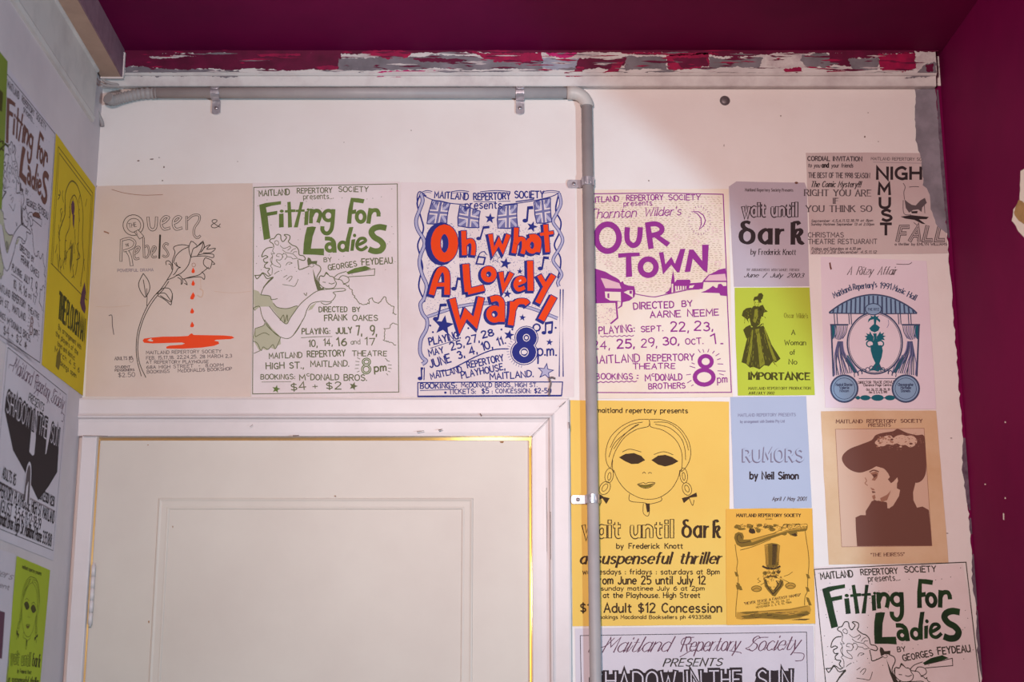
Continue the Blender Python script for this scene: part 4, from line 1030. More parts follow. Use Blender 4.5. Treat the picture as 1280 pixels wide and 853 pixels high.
tb('MAITLAND', (202, 108), (458, 122), 48); tb('REPERTORY', (500, 124), (778, 118), 50); tb('SOCIETY', (815, 110), (1035, 106), 50)
p.line(x, [(500, 136), (665, 140)], 5, I_BLUE, 3); p.line(x, [(685, 136), (780, 133)], 5, I_BLUE, 3); tb('presents', (435, 190), (712, 190), 62, 9)
NN = [0]
def note(hx, hy, sx, sy, fx, fy, r=20, wd=15):
    NN[0] += 1; nk = 'music_note|%d' % NN[0]
    p.disc(nk, hx, hy, r, r * .75, I_BLUE, 3); p.line(nk, [(hx + r * .7, hy), (sx, sy)], wd, I_BLUE, 3, ext=wd * .4); p.line(nk, [(sx, sy), (fx, fy)], wd * 1.6, I_BLUE, 3, ext=wd * .4)
note(892, 282, 915, 185, 948, 182); note(538, 418, 575, 335, 615, 330, 18, 12)
def S(*a, **k):
    NN[0] += 1; p.star('star|%d' % NN[0], *a, I_BLUE, 3, **k)
S(625, 265, 42); S(945, 328, 44, rot=.3)
t = 'title_lettering'
jobs = []
def big(pts, wd, sm=False, closed=False, grow=22, off=(-11, 9)):
    p.line(t, pts, wd + grow, I_BLUE, 4, sm, closed, ext=grow * .5, off=off); p.line(t, pts, wd + 12, I_BLUE, 4, sm, closed, ext=6); jobs.append((p.T, pts, wd, sm, closed))
def ring_pts(cx, cy, rx, ry, rot=0, n=20):
    c, q = math.cos(rot), math.sin(rot)
    return [(cx + rx * math.cos(a) * c - ry * math.sin(a) * q, cy + rx * math.cos(a) * q + ry * math.sin(a) * c) for a in [2 * math.pi * k / n for k in range(n)]]
big(ring_pts(278, 455, 68, 108), 72, closed=True, grow=40, off=(-24, 4))
big([(424, 360), (430, 545)], 38); big([(428, 470), (458, 440), (488, 440), (500, 480), (495, 545)], 34, True)
big([(628, 385), (650, 520), (692, 440), (722, 505), (765, 388)], 34)
big([(826, 335), (822, 430), (806, 530)], 36); big([(820, 460), (850, 422), (880, 430), (884, 480), (872, 535)], 34, True)
big(ring_pts(945, 470, 34, 46), 36, closed=True); big([(925, 405), (970, 402), (1000, 440), (990, 522)], 32, True)
big([(1048, 312), (1056, 420), (1064, 522)], 36); big([(1006, 388), (1108, 372)], 24)
p.crop(510, 320, 6.095)
note(350, 252, 378, 175, 400, 178, 20, 13); note(1008, 98, 1035, 15, 1068, 18, 20, 13); note(212, 482, 248, 378, 290, 375, 22, 14)
p.line('music_note|a', [(520, 62), (575, 66), (588, 15), (535, 8)], 12, I_BLUE, 3, closed=True)
p.line('music_note|a', [(535, 8), (550, -20), (580, -30), (600, -5)], 7, I_BLUE, 3, True)
S(742, 60, 46, rot=.2); S(852, 120, 24); S(757, 292, 34); S(272, 532, 80, rot=.15); S(872, 472, 27)
p.star('star|b', 668, 20, 40, I_BLUE, 1); p.star('star|b', 668, 20, 30, P_PINKW, 2)
big([(180, 298), (212, 180), (245, 112), (280, 112), (298, 160), (298, 298)], 44, True); big([(212, 222), (300, 220)], 30)
big([(440, 65), (448, 180), (458, 275)], 52); big([(455, 275), (580, 245)], 46)
big(ring_pts(615, 142, 40, 42), 40, closed=True)
big([(708, 125), (728, 250), (790, 132)], 36)
big([(818, 220), (860, 205), (888, 190), (868, 170), (835, 180), (818, 220), (840, 258), (890, 242)], 30, True)
jobs.append((p.T, [(846, 196), (862, 186)], 11, False, False)); big([(930, 40), (934, 268)], 46)
big([(1000, 150), (1042, 225)], 36); big([(1108, 148), (1050, 240), (988, 360)], 42)
big([(338, 328), (396, 545), (440, 440), (512, 512), (558, 318)], 48)
big([(630, 335), (680, 325), (712, 355), (715, 430), (716, 505)], 44, True); big(ring_pts(660, 445, 44, 46), 40, closed=True)
big([(800, 350), (795, 440), (782, 530)], 46); big([(800, 410), (832, 355), (890, 350), (912, 370)], 44, True)
big([(1112, 312), (1015, 490)], 50)
for T0, pts, wd, sm, cl in jobs:
    p.T = T0; p.line(t, pts, wd, I_RED if wd > 12 else P_PINKW, 5 if wd > 12 else 6, sm, cl)
p.crop(510, 320, 6.095)
bgk = 'rainbow_arc'
p.line(bgk, [(150, 465), (400, 385), (650, 362), (900, 390), (1140, 478)], 26, I_BLUE, 0, True, n=8); p.line(bgk, [(150, 465), (400, 385), (650, 362), (900, 390), (1140, 478)], 17, I_LAV, 1, True, n=8)
R = random.Random(9)
for k in range(1150):
    x0 = R.uniform(140, 1090); y0 = R.uniform(-250, 420)
    if y0 > 380 - 120 * (1 - ((x0 - 640) / 500) ** 2) + 100: continue
    p.disc('stipple', x0, y0, 3.1, 3.1, I_SLATE, 0, 5)
p.crop(510, 400, 6.095)
tb('PLAYING:', (165, 195), (400, 142), 55); p.line(x, [(170, 218), (365, 155)], 5, I_BLUE, 3)
tb('MAY', (165, 278), (275, 250), 48); tb('25,', (330, 232), (430, 205), 55, 10); tb('27,', (450, 190), (545, 165), 55, 10); tb('28', (570, 142), (655, 120), 50, 11)
tb('JUNE', (172, 368), (330, 322), 62, 11); tb('3, 4, 10, 11.', (385, 298), (745, 182), 56, 11)
p.line(x, [(215, 390), (320, 380), (520, 280), (650, 230), (765, 222)], 9, I_BLUE, 3, True)
tb('MAITLAND', (178, 455), (412, 398), 45); tb('REPERTORY', (455, 370), (730, 312), 48); tb('PLAYHOUSE,', (412, 450), (740, 378), 50, 9); tb('MAITLAND.', (628, 458), (955, 434), 45, 9)
for wd, mm, L in ((95, I_BLUE, 3), (80, P_PINKW, 4), (66, I_BLUE, 5)):
    p.ring('numeral', 902, 138, 52, 52, wd * .82, mm, L); p.ring('numeral', 884, 248, 64, 58, wd * .85, mm, L)
for rx, ry, cx, cy in ((24, 26, 902, 138), (30, 32, 886, 248)): p.ring('numeral', cx, cy, rx, ry, 6, P_PINKW, 6); p.ring('numeral', cx, cy, rx - 6, ry - 6, 5, I_BLUE, 6)
p.ring('small_ring', 980, 60, 26, 26, 12, I_BLUE, 4)
note(1035, 100, 1048, 28, 1100, 20, 18, 12); note(1082, 96, 1100, 20, 1100, 20, 18, 12)
tb('p.m.', (990, 272), (1130, 274), 78, 12); p.line(x, [(992, 270), (990, 338)], 12, I_BLUE, 3)
S(770, 118, 42, rot=.2); S(1078, 172, 28)
p.star('star|c', 1048, 395, 68, I_BLUE, 3, rot=.15); p.star('star|c', 1048, 395, 52, I_LAV, 4, rot=.15)
note(92, 448, 102, 372, 112, 372, 18, 11)
for k in range(14):
    a_ = math.pi * (.55 + k * .055); p.line(x, [(884 + 112 * math.cos(a_), 240 + 108 * math.sin(a_)), (884 + 132 * math.cos(a_), 240 + 128 * math.sin(a_))], 4, I_SLATE, 1)
for cx, cy in ((712, 75), (170, 45), (190, 95), (460, 65), (1125, 62), (795, 75)): p.disc('dot|%d' % cx, cx, cy, 8, 8, I_BLUE, 2, 8)
p.line(b, [(75, 480), (640, 474), (1178, 475), (1170, 578), (640, 580), (75, 586)], 8, I_BLUE, 3, closed=True); p.line(b, [(75, 585), (1170, 579)], 13, I_BLUE, 3)
tb('BOOKINGS:', (94, 526), (370, 520), 38, 8); p.line(x, [(92, 540), (370, 531)], 5, I_BLUE, 3); tb("McDONALD BROS.,", (408, 515), (800, 513), 34); tb('HIGH ST.', (818, 513), (985, 512), 30)
p.disc(x, 285, 556, 10, 9, I_BLUE, 3, 8); tb('TICKETS:', (312, 566), (515, 562), 34); tb('$5', (562, 562), (615, 560), 36, 7); tb(': CONCESSION:', (640, 560), (935, 558), 32); tb('$2-50', (962, 560), (1090, 558), 36, 7)
p.done()
# a bent grey wire stuck over its corner
wr = empty('bent_wire', bw(687, 485, D - 0.004)); tag(wr, 'bent grey wire stuck on the lower corner of the red and blue poster', 'wire')
m = MB(); m.tube(cr3([bw(q[0], q[1], D - 0.0045) for q in ((694, 473.5), (690, 472), (686.5, 474), (688.5, 479), (687, 487), (686.5, 495))], 6), 0.0019, M_BOLT, n=10); local_build(m, 'shaft', wr)

# =================================================================== 4 purple town poster
p = Poster('cream poster of a purple hillside town under a crescent moon, behind the conduit', [(727, 237.5), (910.5, 236.5), (916.5, 497), (731, 499)])
p.sheet([(727, 238), (820, 237), (910.6, 236.4), (913.2, 360), (916, 496.6), (820, 498), (731, 499), (729, 360)], P_CREAM, 4, .25, 16)
p.crop(725, 235, 6.318)
ds = 130 * 6.318
def d2(pts): return [(q[0], q[1] + ds) for q in pts]
p.line('border', [(22, 56), (100, 48), (640, 42), (1130, 52), (1155, 640)] + d2([(1160, 0), (1195, 795), (640, 798), (50, 796)]), 8, I_PURP, 1, closed=True)
x = 'printed_text'
def tp(s, a, bb, h, wd=None, **k): p.text(x, s, a, bb, h, I_PURP, wd or h * .19, jit=.8, L=3, **k)
tp('MAITLAND', (40, 122), (305, 105), 42); tp('REPERTORY', (368, 102), (655, 96), 42); tp('SOCIETY', (700, 98), (948, 96), 40); tp('presents', (345, 145), (568, 138), 42, 6)
p.text(x, 'Thornton', (75, 245), (440, 232), 75, I_PURP, 7, L=3, shear=.2, sp=1.6, joined=True); p.text(x, "Wilder's", (508, 226), (795, 216), 68, I_PURP, 7, L=3, shear=.2, sp=1.6, joined=True)
t = 'title_lettering'
p.ring(t, 218, 395, 90, 106, 46, I_PURP, 3, n=28)
p.line(t, [(375, 312), (370, 370), (378, 425), (415, 456), (452, 440), (470, 390), (476, 312)], 42, I_PURP, 3, True)
p.poly(t, [(512, 275), (550, 272), (565, 350), (582, 480), (540, 486), (525, 390)], I_PURP, 3)
p.line(t, [(530, 292), (600, 286), (645, 315), (635, 355), (580, 375), (555, 380)], 40, I_PURP, 3, True); p.poly(t, [(570, 385), (620, 372), (712, 435), (685, 468), (600, 402)], I_PURP, 3)
p.poly(t, [(300, 520), (380, 514), (470, 512), (472, 540), (404, 545), (412, 702), (362, 708), (362, 548), (302, 555)], I_PURP, 3)
p.ring(t, 538, 628, 62, 64, 44, I_PURP, 3)
p.poly(t, [(622, 512), (658, 508), (674, 605), (722, 545), (742, 590), (750, 600), (792, 484), (832, 482), (785, 668), (765, 668), (720, 610), (655, 685), (640, 600)], I_PURP, 3)
p.poly(t, [(826, 668), (862, 488), (896, 490), (965, 580), (963, 450), (1016, 450), (1005, 672), (975, 655), (890, 560), (870, 664)], I_PURP, 3)
p.line('moon_drawing', [(892, 188), (935, 190), (975, 220), (990, 260), (975, 300), (940, 330), (958, 290), (955, 240), (925, 205)], 8, I_PURP, 3, closed=True)
p.poly('moon_drawing', [(892, 188), (935, 190), (975, 220), (990, 260), (975, 300), (940, 330), (958, 290), (955, 240), (925, 205)], P_CREAM, 2)
R = random.Random(21)
for k in range(26):
    a_ = 2 * math.pi * k / 26; r0 = R.uniform(95, 105); p.line('moon_drawing', [(945 + r0 * math.cos(a_) * .8, 260 + r0 * math.sin(a_)), (945 + (r0 + 14) * math.cos(a_) * .8, 260 + (r0 + 14) * math.sin(a_))], 4, I_PURP, 1)
for cx, cy in ((765, 385), (1065, 335), (915, 430), (430, 285), (225, 600), (1090, 600)):
    for k in range(9):
        a_ = 2 * math.pi * k / 9; p.line('sky_hatching', [(cx + 14 * math.cos(a_), cy + 12 * math.sin(a_)), (cx + 30 * math.cos(a_), cy + 26 * math.sin(a_))], 4, I_PURPL, 1)
for row in range(46):
    y0 = 75 + row * 16.5
    xx = 110 + R.uniform(0, 20)
    while xx < 1110:
        ln = R.uniform(12, 26)
        hid = (y0 > 600 and xx < 120 + (y0 - 570) * 1.3) or (y0 > 640 and xx > 1180 - (y0 - 640) * 2.2 and xx > 690)
        if not hid: p.line('sky_hatching', [(xx, y0 + R.uniform(-4, 4)), (xx + ln, y0 + R.uniform(-4, 4))], 3.6, I_HATCH if R.random() < .75 else I_PURPL, 0)
        xx += ln + R.uniform(8, 20)
v = 'town_drawing'
p.crop(735, 340, 6.919)
p.poly(v, [(20, -30), (60, -28), (150, 0), (200, 30), (240, 50), (270, 70), (282, 92), (300, 80), (312, 106), (350, 120), (400, 125), (410, 180), (402, 218), (360, 250), (300, 265), (295, 300), (258, 322), (250, 265), (30, 265)], I_PURP, 1)
p.poly(v, [(110, 55), (160, 62), (270, 100), (288, 146), (150, 142)], I_PURPL, 2); p.poly(v, [(145, 172), (282, 176), (285, 258), (256, 252), (190, 250), (150, 225)], P_CREAM, 2); p.poly(v, [(168, 188), (184, 188), (184, 232), (168, 225)], I_PURP, 3)
p.poly(v, [(255, 258), (285, 262), (283, 292), (258, 312)], P_CREAM, 2); p.poly(v, [(308, 178), (345, 162), (386, 160), (388, 226), (350, 200)], P_CREAM, 2); p.poly(v, [(358, 165), (380, 165), (378, 192), (358, 190)], I_PURP, 3)
p.line(v, [(40, 268), (242, 263), (255, 400), (195, 450)], 14, I_PURP, 2)
for k in range(90): x0, y0 = R.uniform(50, 235), R.uniform(280, 450); p.line(v, [(x0, y0), (x0 + R.uniform(4, 14), y0 - R.uniform(-6, 10))], 3.5, I_PURPL if k % 3 else I_PURP, 1)
p.line(v, [(400, 190), (470, 205), (570, 218), (640, 205), (780, 175), (880, 155), (965, 150)], 8, I_PURP, 2, True)
p.poly(v, [(660, 190), (700, 160), (712, 130), (720, 150), (720, 188)], I_PURP, 1)
p.poly(v, [(735, -14), (746, 50), (750, 95), (748, 182), (715, 186), (718, 90), (726, 40)], I_PURP, 2); p.poly(v, [(723, 105), (736, 105), (736, 180), (722, 182)], P_CREAM, 3)
p.poly(v, [(745, 100), (768, 70), (880, 68), (890, 95), (1005, 65), (1040, 28), (1090, 5), (1130, -18), (1188, -30), (1205, 90), (1000, 90), (992, 150), (860, 152), (750, 176)], I_PURP, 1)
p.poly(v, [(752, 124), (850, 124), (848, 152), (756, 172)], P_CREAM, 2)
for k in range(4): p.line(v, [(770 + 22 * k, 120), (770 + 22 * k, 158)], 9, I_PURP, 3)
p.poly(v, [(905, 66), (1010, 58), (985, 92), (880, 100)], P_CREAM, 2); p.poly(v, [(878, 122), (920, 115), (905, 140), (872, 142)], P_CREAM, 2)
p.poly(v, [(1050, 30), (1185, 18), (1196, 78), (1010, 78)], I_PURPL, 2); p.poly(v, [(1005, 96), (1196, 96), (1198, 150), (1020, 165), (1002, 160)], P_CREAM, 2)
p.poly(v, [(975, 180), (1015, 165), (1050, 145), (1080, 122), (1105, 140), (1118, 138), (1125, 108), (1150, 104), (1170, 125), (1200, 122), (1208, 212), (1145, 206), (1135, 186)], I_PURP, 3, sm=False)
p.crop(725, 365, 6.318)
tp('DIRECTED', (425, 140), (740, 125), 50); tp('BY', (805, 120), (888, 114), 46); tp('AARNE', (555, 207), (795, 197), 48, 9); tp('NEEME', (850, 197), (1095, 187), 50, 9)
tp('PLAYING:', (150, 335), (430, 315), 56, 9); tp('SEPT.', (482, 320), (655, 312), 44); tp('22,', (718, 312), (858, 312), 70, 11); tp('23,', (902, 308), (1050, 306), 70, 11)
def wavy(a, bb, n, amp, wd): p.line(x, [(a[0] + (bb[0] - a[0]) * k / n, a[1] + (bb[1] - a[1]) * k / n + (amp if k % 2 else -amp)) for k in range(n + 1)], wd, I_PURP, 3, True, n=3)
wavy((160, 354), (425, 348), 14, 4, 6); tp('24,', (100, 455), (235, 450), 62, 9); tp('25,', (295, 445), (430, 441), 66, 12); tp('29,', (482, 438), (608, 436), 66, 9); tp('30,', (655, 420), (782, 418), 56, 11); tp('OCT.', (835, 417), (972, 412), 44); tp('1.', (1034, 414), (1125, 412), 74, 11)
tp('MAITLAND', (95, 572), (470, 552), 60, 9); tp('REPERTORY', (530, 548), (900, 541), 50, 9); tp('THEATRE', (420, 612), (750, 607), 42); tp('BOOKINGS', (126, 692), (415, 690), 44, 8); tp(':', (447, 688), (460, 688), 50, 8)
wavy((122, 716), (450, 708), 16, 4, 7); tp('M', (515, 705), (558, 703), 48); tp('c', (568, 672), (590, 670), 36, 6); tp('DONALD', (598, 702), (805, 696), 48, 9); tp('BROTHERS', (542, 768), (830, 762), 42, 8)
p.ring('numeral', 992, 552, 48, 44, 32, I_PURP, 3); p.ring('numeral', 980, 676, 74, 58, 34, I_PURP, 3); tp('pm', (1085, 722), (1162, 718), 62, 8)
for a, q in (((932, 455), (950, 482)), ((970, 455), (978, 480)), ((1018, 452), (1008, 478)), ((1062, 468), (1045, 488)), ((1100, 488), (1070, 508)), ((1110, 528), (1082, 538)), ((1130, 572), (1085, 570)), ((1150, 628), (1085, 625)), ((1135, 658), (1098, 648)), ((880, 562), (905, 572)), ((865, 588), (910, 602)), ((838, 658), (875, 652)), ((845, 722), (880, 700)), ((878, 745), (895, 735))):
    p.line('numeral', [a, q], 6, I_PURP, 2)
p.done()

# =================================================================== 5 yellow masked face poster (art reused on the left wall)
def art_mask(p, dk, pap, small=True):
    p.crop(710, 500, 5.686)
    x = 'printed_text'
    p.text(x, 'maitland repertory presents', (205, 92), (850, 95), 34, dk, 6.5, L=1)
    f = 'face_drawing'
    for st in ([(575, 140), (480, 145), (380, 190), (300, 270), (268, 370), (275, 450), (300, 490)], [(580, 140), (680, 145), (780, 190), (850, 280), (872, 370), (860, 440), (830, 490), (805, 512)], [(577, 142), (580, 165), (570, 190), (540, 198), (480, 215), (400, 270), (340, 360), (315, 430), (305, 490)],
               [(577, 142), (582, 175), (592, 195), (680, 220), (760, 280), (800, 350), (812, 420), (805, 510)], [(530, 160), (440, 180), (350, 250), (300, 340)], [(505, 175), (420, 230), (330, 310), (290, 410)], [(505, 175), (470, 190), (390, 260), (325, 350)], [(610, 160), (710, 165), (790, 220), (840, 300), (855, 360)],
               [(620, 175), (720, 200), (800, 270), (830, 350), (835, 430)], [(325, 500), (360, 580), (420, 650), (500, 695), (570, 708), (650, 695), (730, 640), (780, 560), (795, 500)], [(318, 430), (315, 480), (325, 520)],
               [(385, 372), (440, 352), (520, 372)], [(610, 390), (680, 370), (748, 392)], [(528, 525), (540, 515), (552, 525)], [(570, 525), (582, 517), (595, 525)],
               [(438, 670), (440, 720), (540, 733), (580, 742), (660, 720), (662, 690)], [(535, 738), (535, 805), (565, 828), (578, 800), (578, 738)], [(492, 602), (535, 590), (550, 598), (575, 588), (618, 592), (585, 622), (550, 630), (515, 620), (492, 602)], [(500, 604), (555, 608), (612, 595)],
               [(860, 700), (885, 752), (895, 712)], [(225, 700), (238, 725), (222, 752)]):
        p.line(f, st, 4.2, dk, 1, True)
    for cx, cy, rx, ry, rot in ((292, 540, 30, 52, .15), (294, 545, 11, 28, .15), (262, 628, 36, 50, .5), (262, 625, 16, 30, .6), (822, 540, 27, 54, -.1), (822, 545, 10, 28, -.1), (845, 635, 32, 46, -.3), (845, 632, 14, 26, -.4)):
        p.line(f, ring_pts(cx, cy, rx, ry, rot), 4.2, dk, 1, closed=True)
    for q in ([(362, 410), (410, 385), (470, 380), (520, 400), (548, 430), (500, 455), (450, 458), (400, 435)], [(592, 430), (640, 398), (690, 392), (740, 408), (785, 438), (740, 462), (690, 475), (640, 462)], [(550, 738), (578, 738), (578, 795), (562, 802)],
              [(205, 662), (240, 680), (252, 690), (296, 700), (272, 742), (245, 702), (212, 715)], [(808, 700), (855, 688), (912, 660), (918, 690), (868, 697), (822, 736)]):
        p.poly(f, q, dk, 2)
    p.poly(f, [(500, 604), (555, 608), (612, 595), (585, 620), (550, 628), (515, 618)], I_YG, 0)
    p.crop(710, 640, 5.686); t = 'title_lettering'
    for st, a, b_ in (('wait', (112, 180), (368, 180)), ('until', (455, 180), (742, 180))):
        p.text(t, st, a, b_, 118, dk, 32, L=2, serif=1.1, sp=2.6); p.text(t, st, a, b_, 118, pap, 17, L=3, serif=.7, sp=2.6)
    p.text(t, 'ðarķ', (815, 180), (1080, 182), 118, dk, 21, L=2, serif=.9, nib=.55, sp=2.6)
    p.text(x, 'by Frederick Knott', (345, 262), (815, 262), 36, dk, 7, wsp=7)
    p.text(x, 'a suspenseful thriller', (86, 370), (1085, 368), 78, dk, 17, shear=.25, nib=.38, wsp=6, serif=1.0)
    p.text(x, 'wednesdays : fridays : saturdays at 8pm', (105, 445), (1075, 445), 36, dk, 6.5); p.text(x, 'from June 25 until July 12', (190, 515), (975, 515), 56, dk, 10)
    p.text(x, 'sunday matinee July 6 at 2pm', (235, 560), (968, 560), 30, dk, 6); p.text(x, 'at the Playhouse. High Street', (250, 612), (938, 612), 36, dk, 7); p.text(x, '$15 Adult $12 Concession', (88, 716), (1090, 716), 64, dk, 11)
    p.text(x, 'Bookings Macdonald Booksellers ph 4933588', (200, 762), (1015, 762), 26, dk, 5)
p5 = p = Poster('golden yellow poster of a plaited girl with blacked-out eyes, beside the door frame', [(713, 500), (912, 502.5), (914, 782), (716, 783)])
p.sheet([(712.8, 500.5), (812, 501.5), (911.2, 502.5), (911.6, 640), (912.5, 781.5), (812, 782.5), (715.6, 783.3), (714, 640)], P_YEL, 5, .25, 16)
art_mask(p, I_DKY, P_YEL); p.done()

# =================================================================== 6 small sheets on the right
p = Poster('small grey-pink handbill with a big black blackletter title', [(911, 229), (1005, 229), (1012, 358), (917, 359)])
p.crop(905, 225, 6.09)
p.sheet([(911, 233.5), (920.5, 227), (963, 228), (1005.5, 228.5), (1008.5, 236), (1010, 300), (1011.4, 358), (965, 358.6), (917.4, 358.8), (914, 290)], P_GREYPINK, 6, .2, 12)
x = 'printed_text'
p.text(x, 'Maitland Repertory Society Presents', (160, 88), (525, 90), 22, I_BLACK2, 4.5, nib=.5)
for st, a, b_ in (('wait', (145, 275), (312, 275)), ('until', (368, 275), (552, 276))):
    p.text('title_lettering', st, a, b_, 98, I_BLACK, 31, L=2, serif=1.1, sp=2.6); p.text('title_lettering', st, a, b_, 98, P_GREYPINK, 15, L=3, serif=.7, sp=2.6)
p.text('title_lettering', 'ðarķ', (128, 482), (598, 484), 158, I_BLACK, 36, L=2, serif=.9, nib=.5, sp=3.0)
p.text(x, 'by Frederick Knott', (203, 570), (545, 572), 42, I_BLACK, 6, nib=.4, serif=.5, sp=1.6, shear=.08); p.text(x, 'BY ARRANGEMENT WITH SAMUEL FRENCH', (175, 695), (570, 696), 18, I_BLACK2, 3.5, nib=.4)
p.text(x, 'June / July 2003', (152, 742), (598, 745), 32, I_BLACK, 6.5, shear=.35, nib=.35, serif=.4, wsp=7)
p.disc('tack_mark', 550, 24, 14, 9, I_BROWN, 3, 8)
p.done()

p = Poster('lime green handbill with a lady in a long Victorian dress', [(918, 360), (1012, 359.5), (1018, 494), (922, 495)])
p.crop(905, 355, 5.883)
p.sheet([(918.2, 360), (1011.8, 359.7), (1015, 420), (1018.4, 494.2), (970, 494.8), (922.2, 494.9), (919.6, 430)], P_GREEN, 7, .15, 12)
v = 'lady_drawing'
p.poly(v, [(195, 320), (240, 322), (290, 308), (318, 370), (350, 450), (415, 552), (380, 580), (360, 570), (330, 606), (295, 600), (260, 630), (215, 612), (190, 618), (160, 590), (128, 578), (145, 500), (165, 420)], I_OLIVE, 1)
for q in ([(232, 335), (258, 330), (275, 460), (300, 590), (262, 618), (250, 480)], [(292, 330), (300, 330), (350, 470), (385, 565), (365, 572), (325, 450)], [(205, 340), (214, 340), (205, 480), (180, 600), (165, 590)]): p.poly(v, q, I_OLIVE2, 2)
p.poly(v, [(190, 200), (215, 165), (245, 160), (275, 185), (285, 215), (268, 260), (262, 300), (230, 322), (200, 312), (188, 260)], I_OLIVE, 2); p.poly(v, [(225, 190), (245, 185), (250, 240), (230, 290), (215, 280)], I_OLIVE2, 3)
p.poly(v, [(130, 235), (140, 200), (165, 180), (200, 175), (208, 210), (190, 250), (175, 262), (182, 290), (165, 262)], I_OLIVE, 2); p.poly(v, [(258, 165), (285, 155), (302, 190), (322, 205), (292, 212), (285, 245), (262, 230)], I_OLIVE, 2)
p.poly(v, [(222, 118), (248, 112), (258, 138), (250, 165), (228, 165)], P_GREEN, 2); p.poly(v, [(215, 120), (222, 98), (245, 92), (255, 72), (275, 68), (288, 85), (282, 110), (270, 122), (275, 138), (255, 142), (248, 118), (228, 120), (222, 132)], I_OLIVE, 3)
p.poly(v, [(140, 340), (160, 318), (195, 302), (202, 340), (190, 390), (165, 405)], I_OLIVE, 2); p.line(v, [(210, 320), (250, 318), (280, 295)], 8, I_OLIVE, 3, True)
p.line(v, [(222, 130), (226, 155), (236, 168), (248, 164), (256, 148), (258, 130)], 4, I_OLIVE2, 3, True); p.line(v, [(228, 138), (236, 138)], 4, I_OLIVE, 4); p.line(v, [(244, 138), (252, 138)], 4, I_OLIVE, 4); p.line(v, [(236, 154), (246, 154)], 4, I_OLIVE2, 4)
R = random.Random(6)
for k in range(120):
    y0 = R.uniform(330, 600); e_ = (y0 - 310) / 300; x0 = R.uniform(200 - 65 * e_, 290 + 115 * e_); p.line(v, [(x0, y0), (x0 + (x0 - 240) * .08, y0 + R.uniform(12, 30))], R.uniform(2, 4), R.choice((I_OLIVE, I_OLIVE2)), 3)
for k in range(50):
    x0, y0 = R.uniform(140, 300), R.uniform(175, 300); p.line(v, [(x0, y0), (x0 + R.uniform(-8, 8), y0 + R.uniform(4, 14))], 3, R.choice((I_OLIVE, I_OLIVE2)), 4)
x = 'printed_text'
p.text(x, "Oscar Wilde's", (442, 250), (615, 254), 34, I_OLIVE2, 5, nib=.5, serif=.5)
for st, a, b_, h in (('A', (496, 375), (522, 375), 34), ('Woman', (445, 450), (600, 452), 36), ('of', (486, 522), (520, 522), 36), ('No', (476, 592), (535, 593), 36)): p.text(x, st, a, b_, h, I_OLIVE, 6, nib=.6, serif=.5)
p.text('title_lettering', 'IMPORTANCE', (182, 703), (628, 706), 48, I_OLIVE, 15, nib=.5, serif=1.3); p.text(x, 'MAITLAND REPERTORY PRODUCTION', (180, 780), (635, 778), 19, I_OLIVE, 4, nib=.5, serif=.3); p.text(x, 'JUNE/JULY 2002', (180, 814), (370, 814), 19, I_OLIVE, 4, nib=.5, serif=.3)
p.done()

p = Poster('wide pink-grey newsprint leaflet partly covered by grey paint, top right', [(1007, 191.5), (1176, 191.5), (1185, 318), (1010, 318)])
p.crop(1000, 185, 6.095)
p.sheet([(1007, 191.3), (1090, 191), (1168, 192), (1178, 230), (1184.5, 316.8), (1100, 318), (1012.6, 318.3), (1010.8, 268), (1008.6, 230)], P_BROWNGREY, 8, .25, 9)
x = 'printed_text'
B = I_BLACK2
p.text(x, 'CORDIAL INVITATION', (58, 98), (470, 101), 32, B, 8); p.text(x, 'to you', (60, 148), (150, 150), 30, B, 5.5, shear=.2); p.text(x, 'and', (166, 150), (216, 150), 34, I_BLACK, 9); p.text(x, 'your friends', (238, 150), (402, 150), 30, B, 5.5, shear=.2)
p.text(x, 'THE BEST OF THE 1998 SEASON', (64, 228), (530, 231), 38, B, 6.5, wsp=4); p.text(x, 'The Comic Mystery!!!', (80, 300), (460, 300), 44, I_BLACK, 7, shear=.35, nib=.5)
p.text(x, 'RIGHT YOU ARE', (34, 365), (540, 369), 46, B, 10, nib=.4, serif=1.1); p.text(x, 'IF', (252, 425), (292, 425), 40, B, 9, nib=.4, serif=1.1); p.text(x, 'YOU THINK SO', (46, 488), (545, 487), 46, B, 10, nib=.4, serif=1.1)
p.text(x, 'September 4,5,6,11,12,18,19 at 8pm', (84, 567), (552, 563), 18, B, 4, shear=.2); p.text(x, 'Sunday Matinee September 13 at 2.00pm', (82, 592), (562, 592), 18, B, 4, shear=.2)
p.text(x, 'CHRISTMAS', (62, 682), (330, 682), 36, B, 6); p.text(x, 'THEATRE RESTUARANT', (62, 733), (585, 732), 36, B, 6); p.text(x, 'Fridays and Saturdays at 6.30 pm', (88, 780), (460, 778), 20, B, 4, shear=.2); p.text(x, '20.21.27.28 December 4.5.11.12', (88, 806), (580, 805), 20, B, 4, shear=.2)
p.text(x, 'MAITLAND REPERTORY SOCIETY', (540, 94), (1010, 100), 22, B, 3.5); p.line(x, [(555, 110), (1000, 120)], 4, I_GREY)
t = 'title_lettering'
p.text(t, 'NIGHT', (588, 238), (1030, 238), 88, I_BLACK, 21)
for ch, a, b_, y in (('M', 600, 682, 355), ('U', 608, 682, 458), ('S', 622, 692, 556), ('T', 614, 692, 662)): p.text(t, ch, (a, y), (b_, y), 82, I_BLACK, 21)
for st_w, mm, L in ((32, I_BLACK2, 2), (18, P_BROWNGREY, 3), (6, I_BLACK2, 4)): p.text(t, 'FALL', (742, 708), (1092, 704), 104, mm, st_w, L=L, shear=.22, sp=3.2)
p.text(x, 'a thriller by EMLYN WILLIAMS', (722, 744), (1118, 744), 18, B, 4.5)
v = 'hat_drawing'
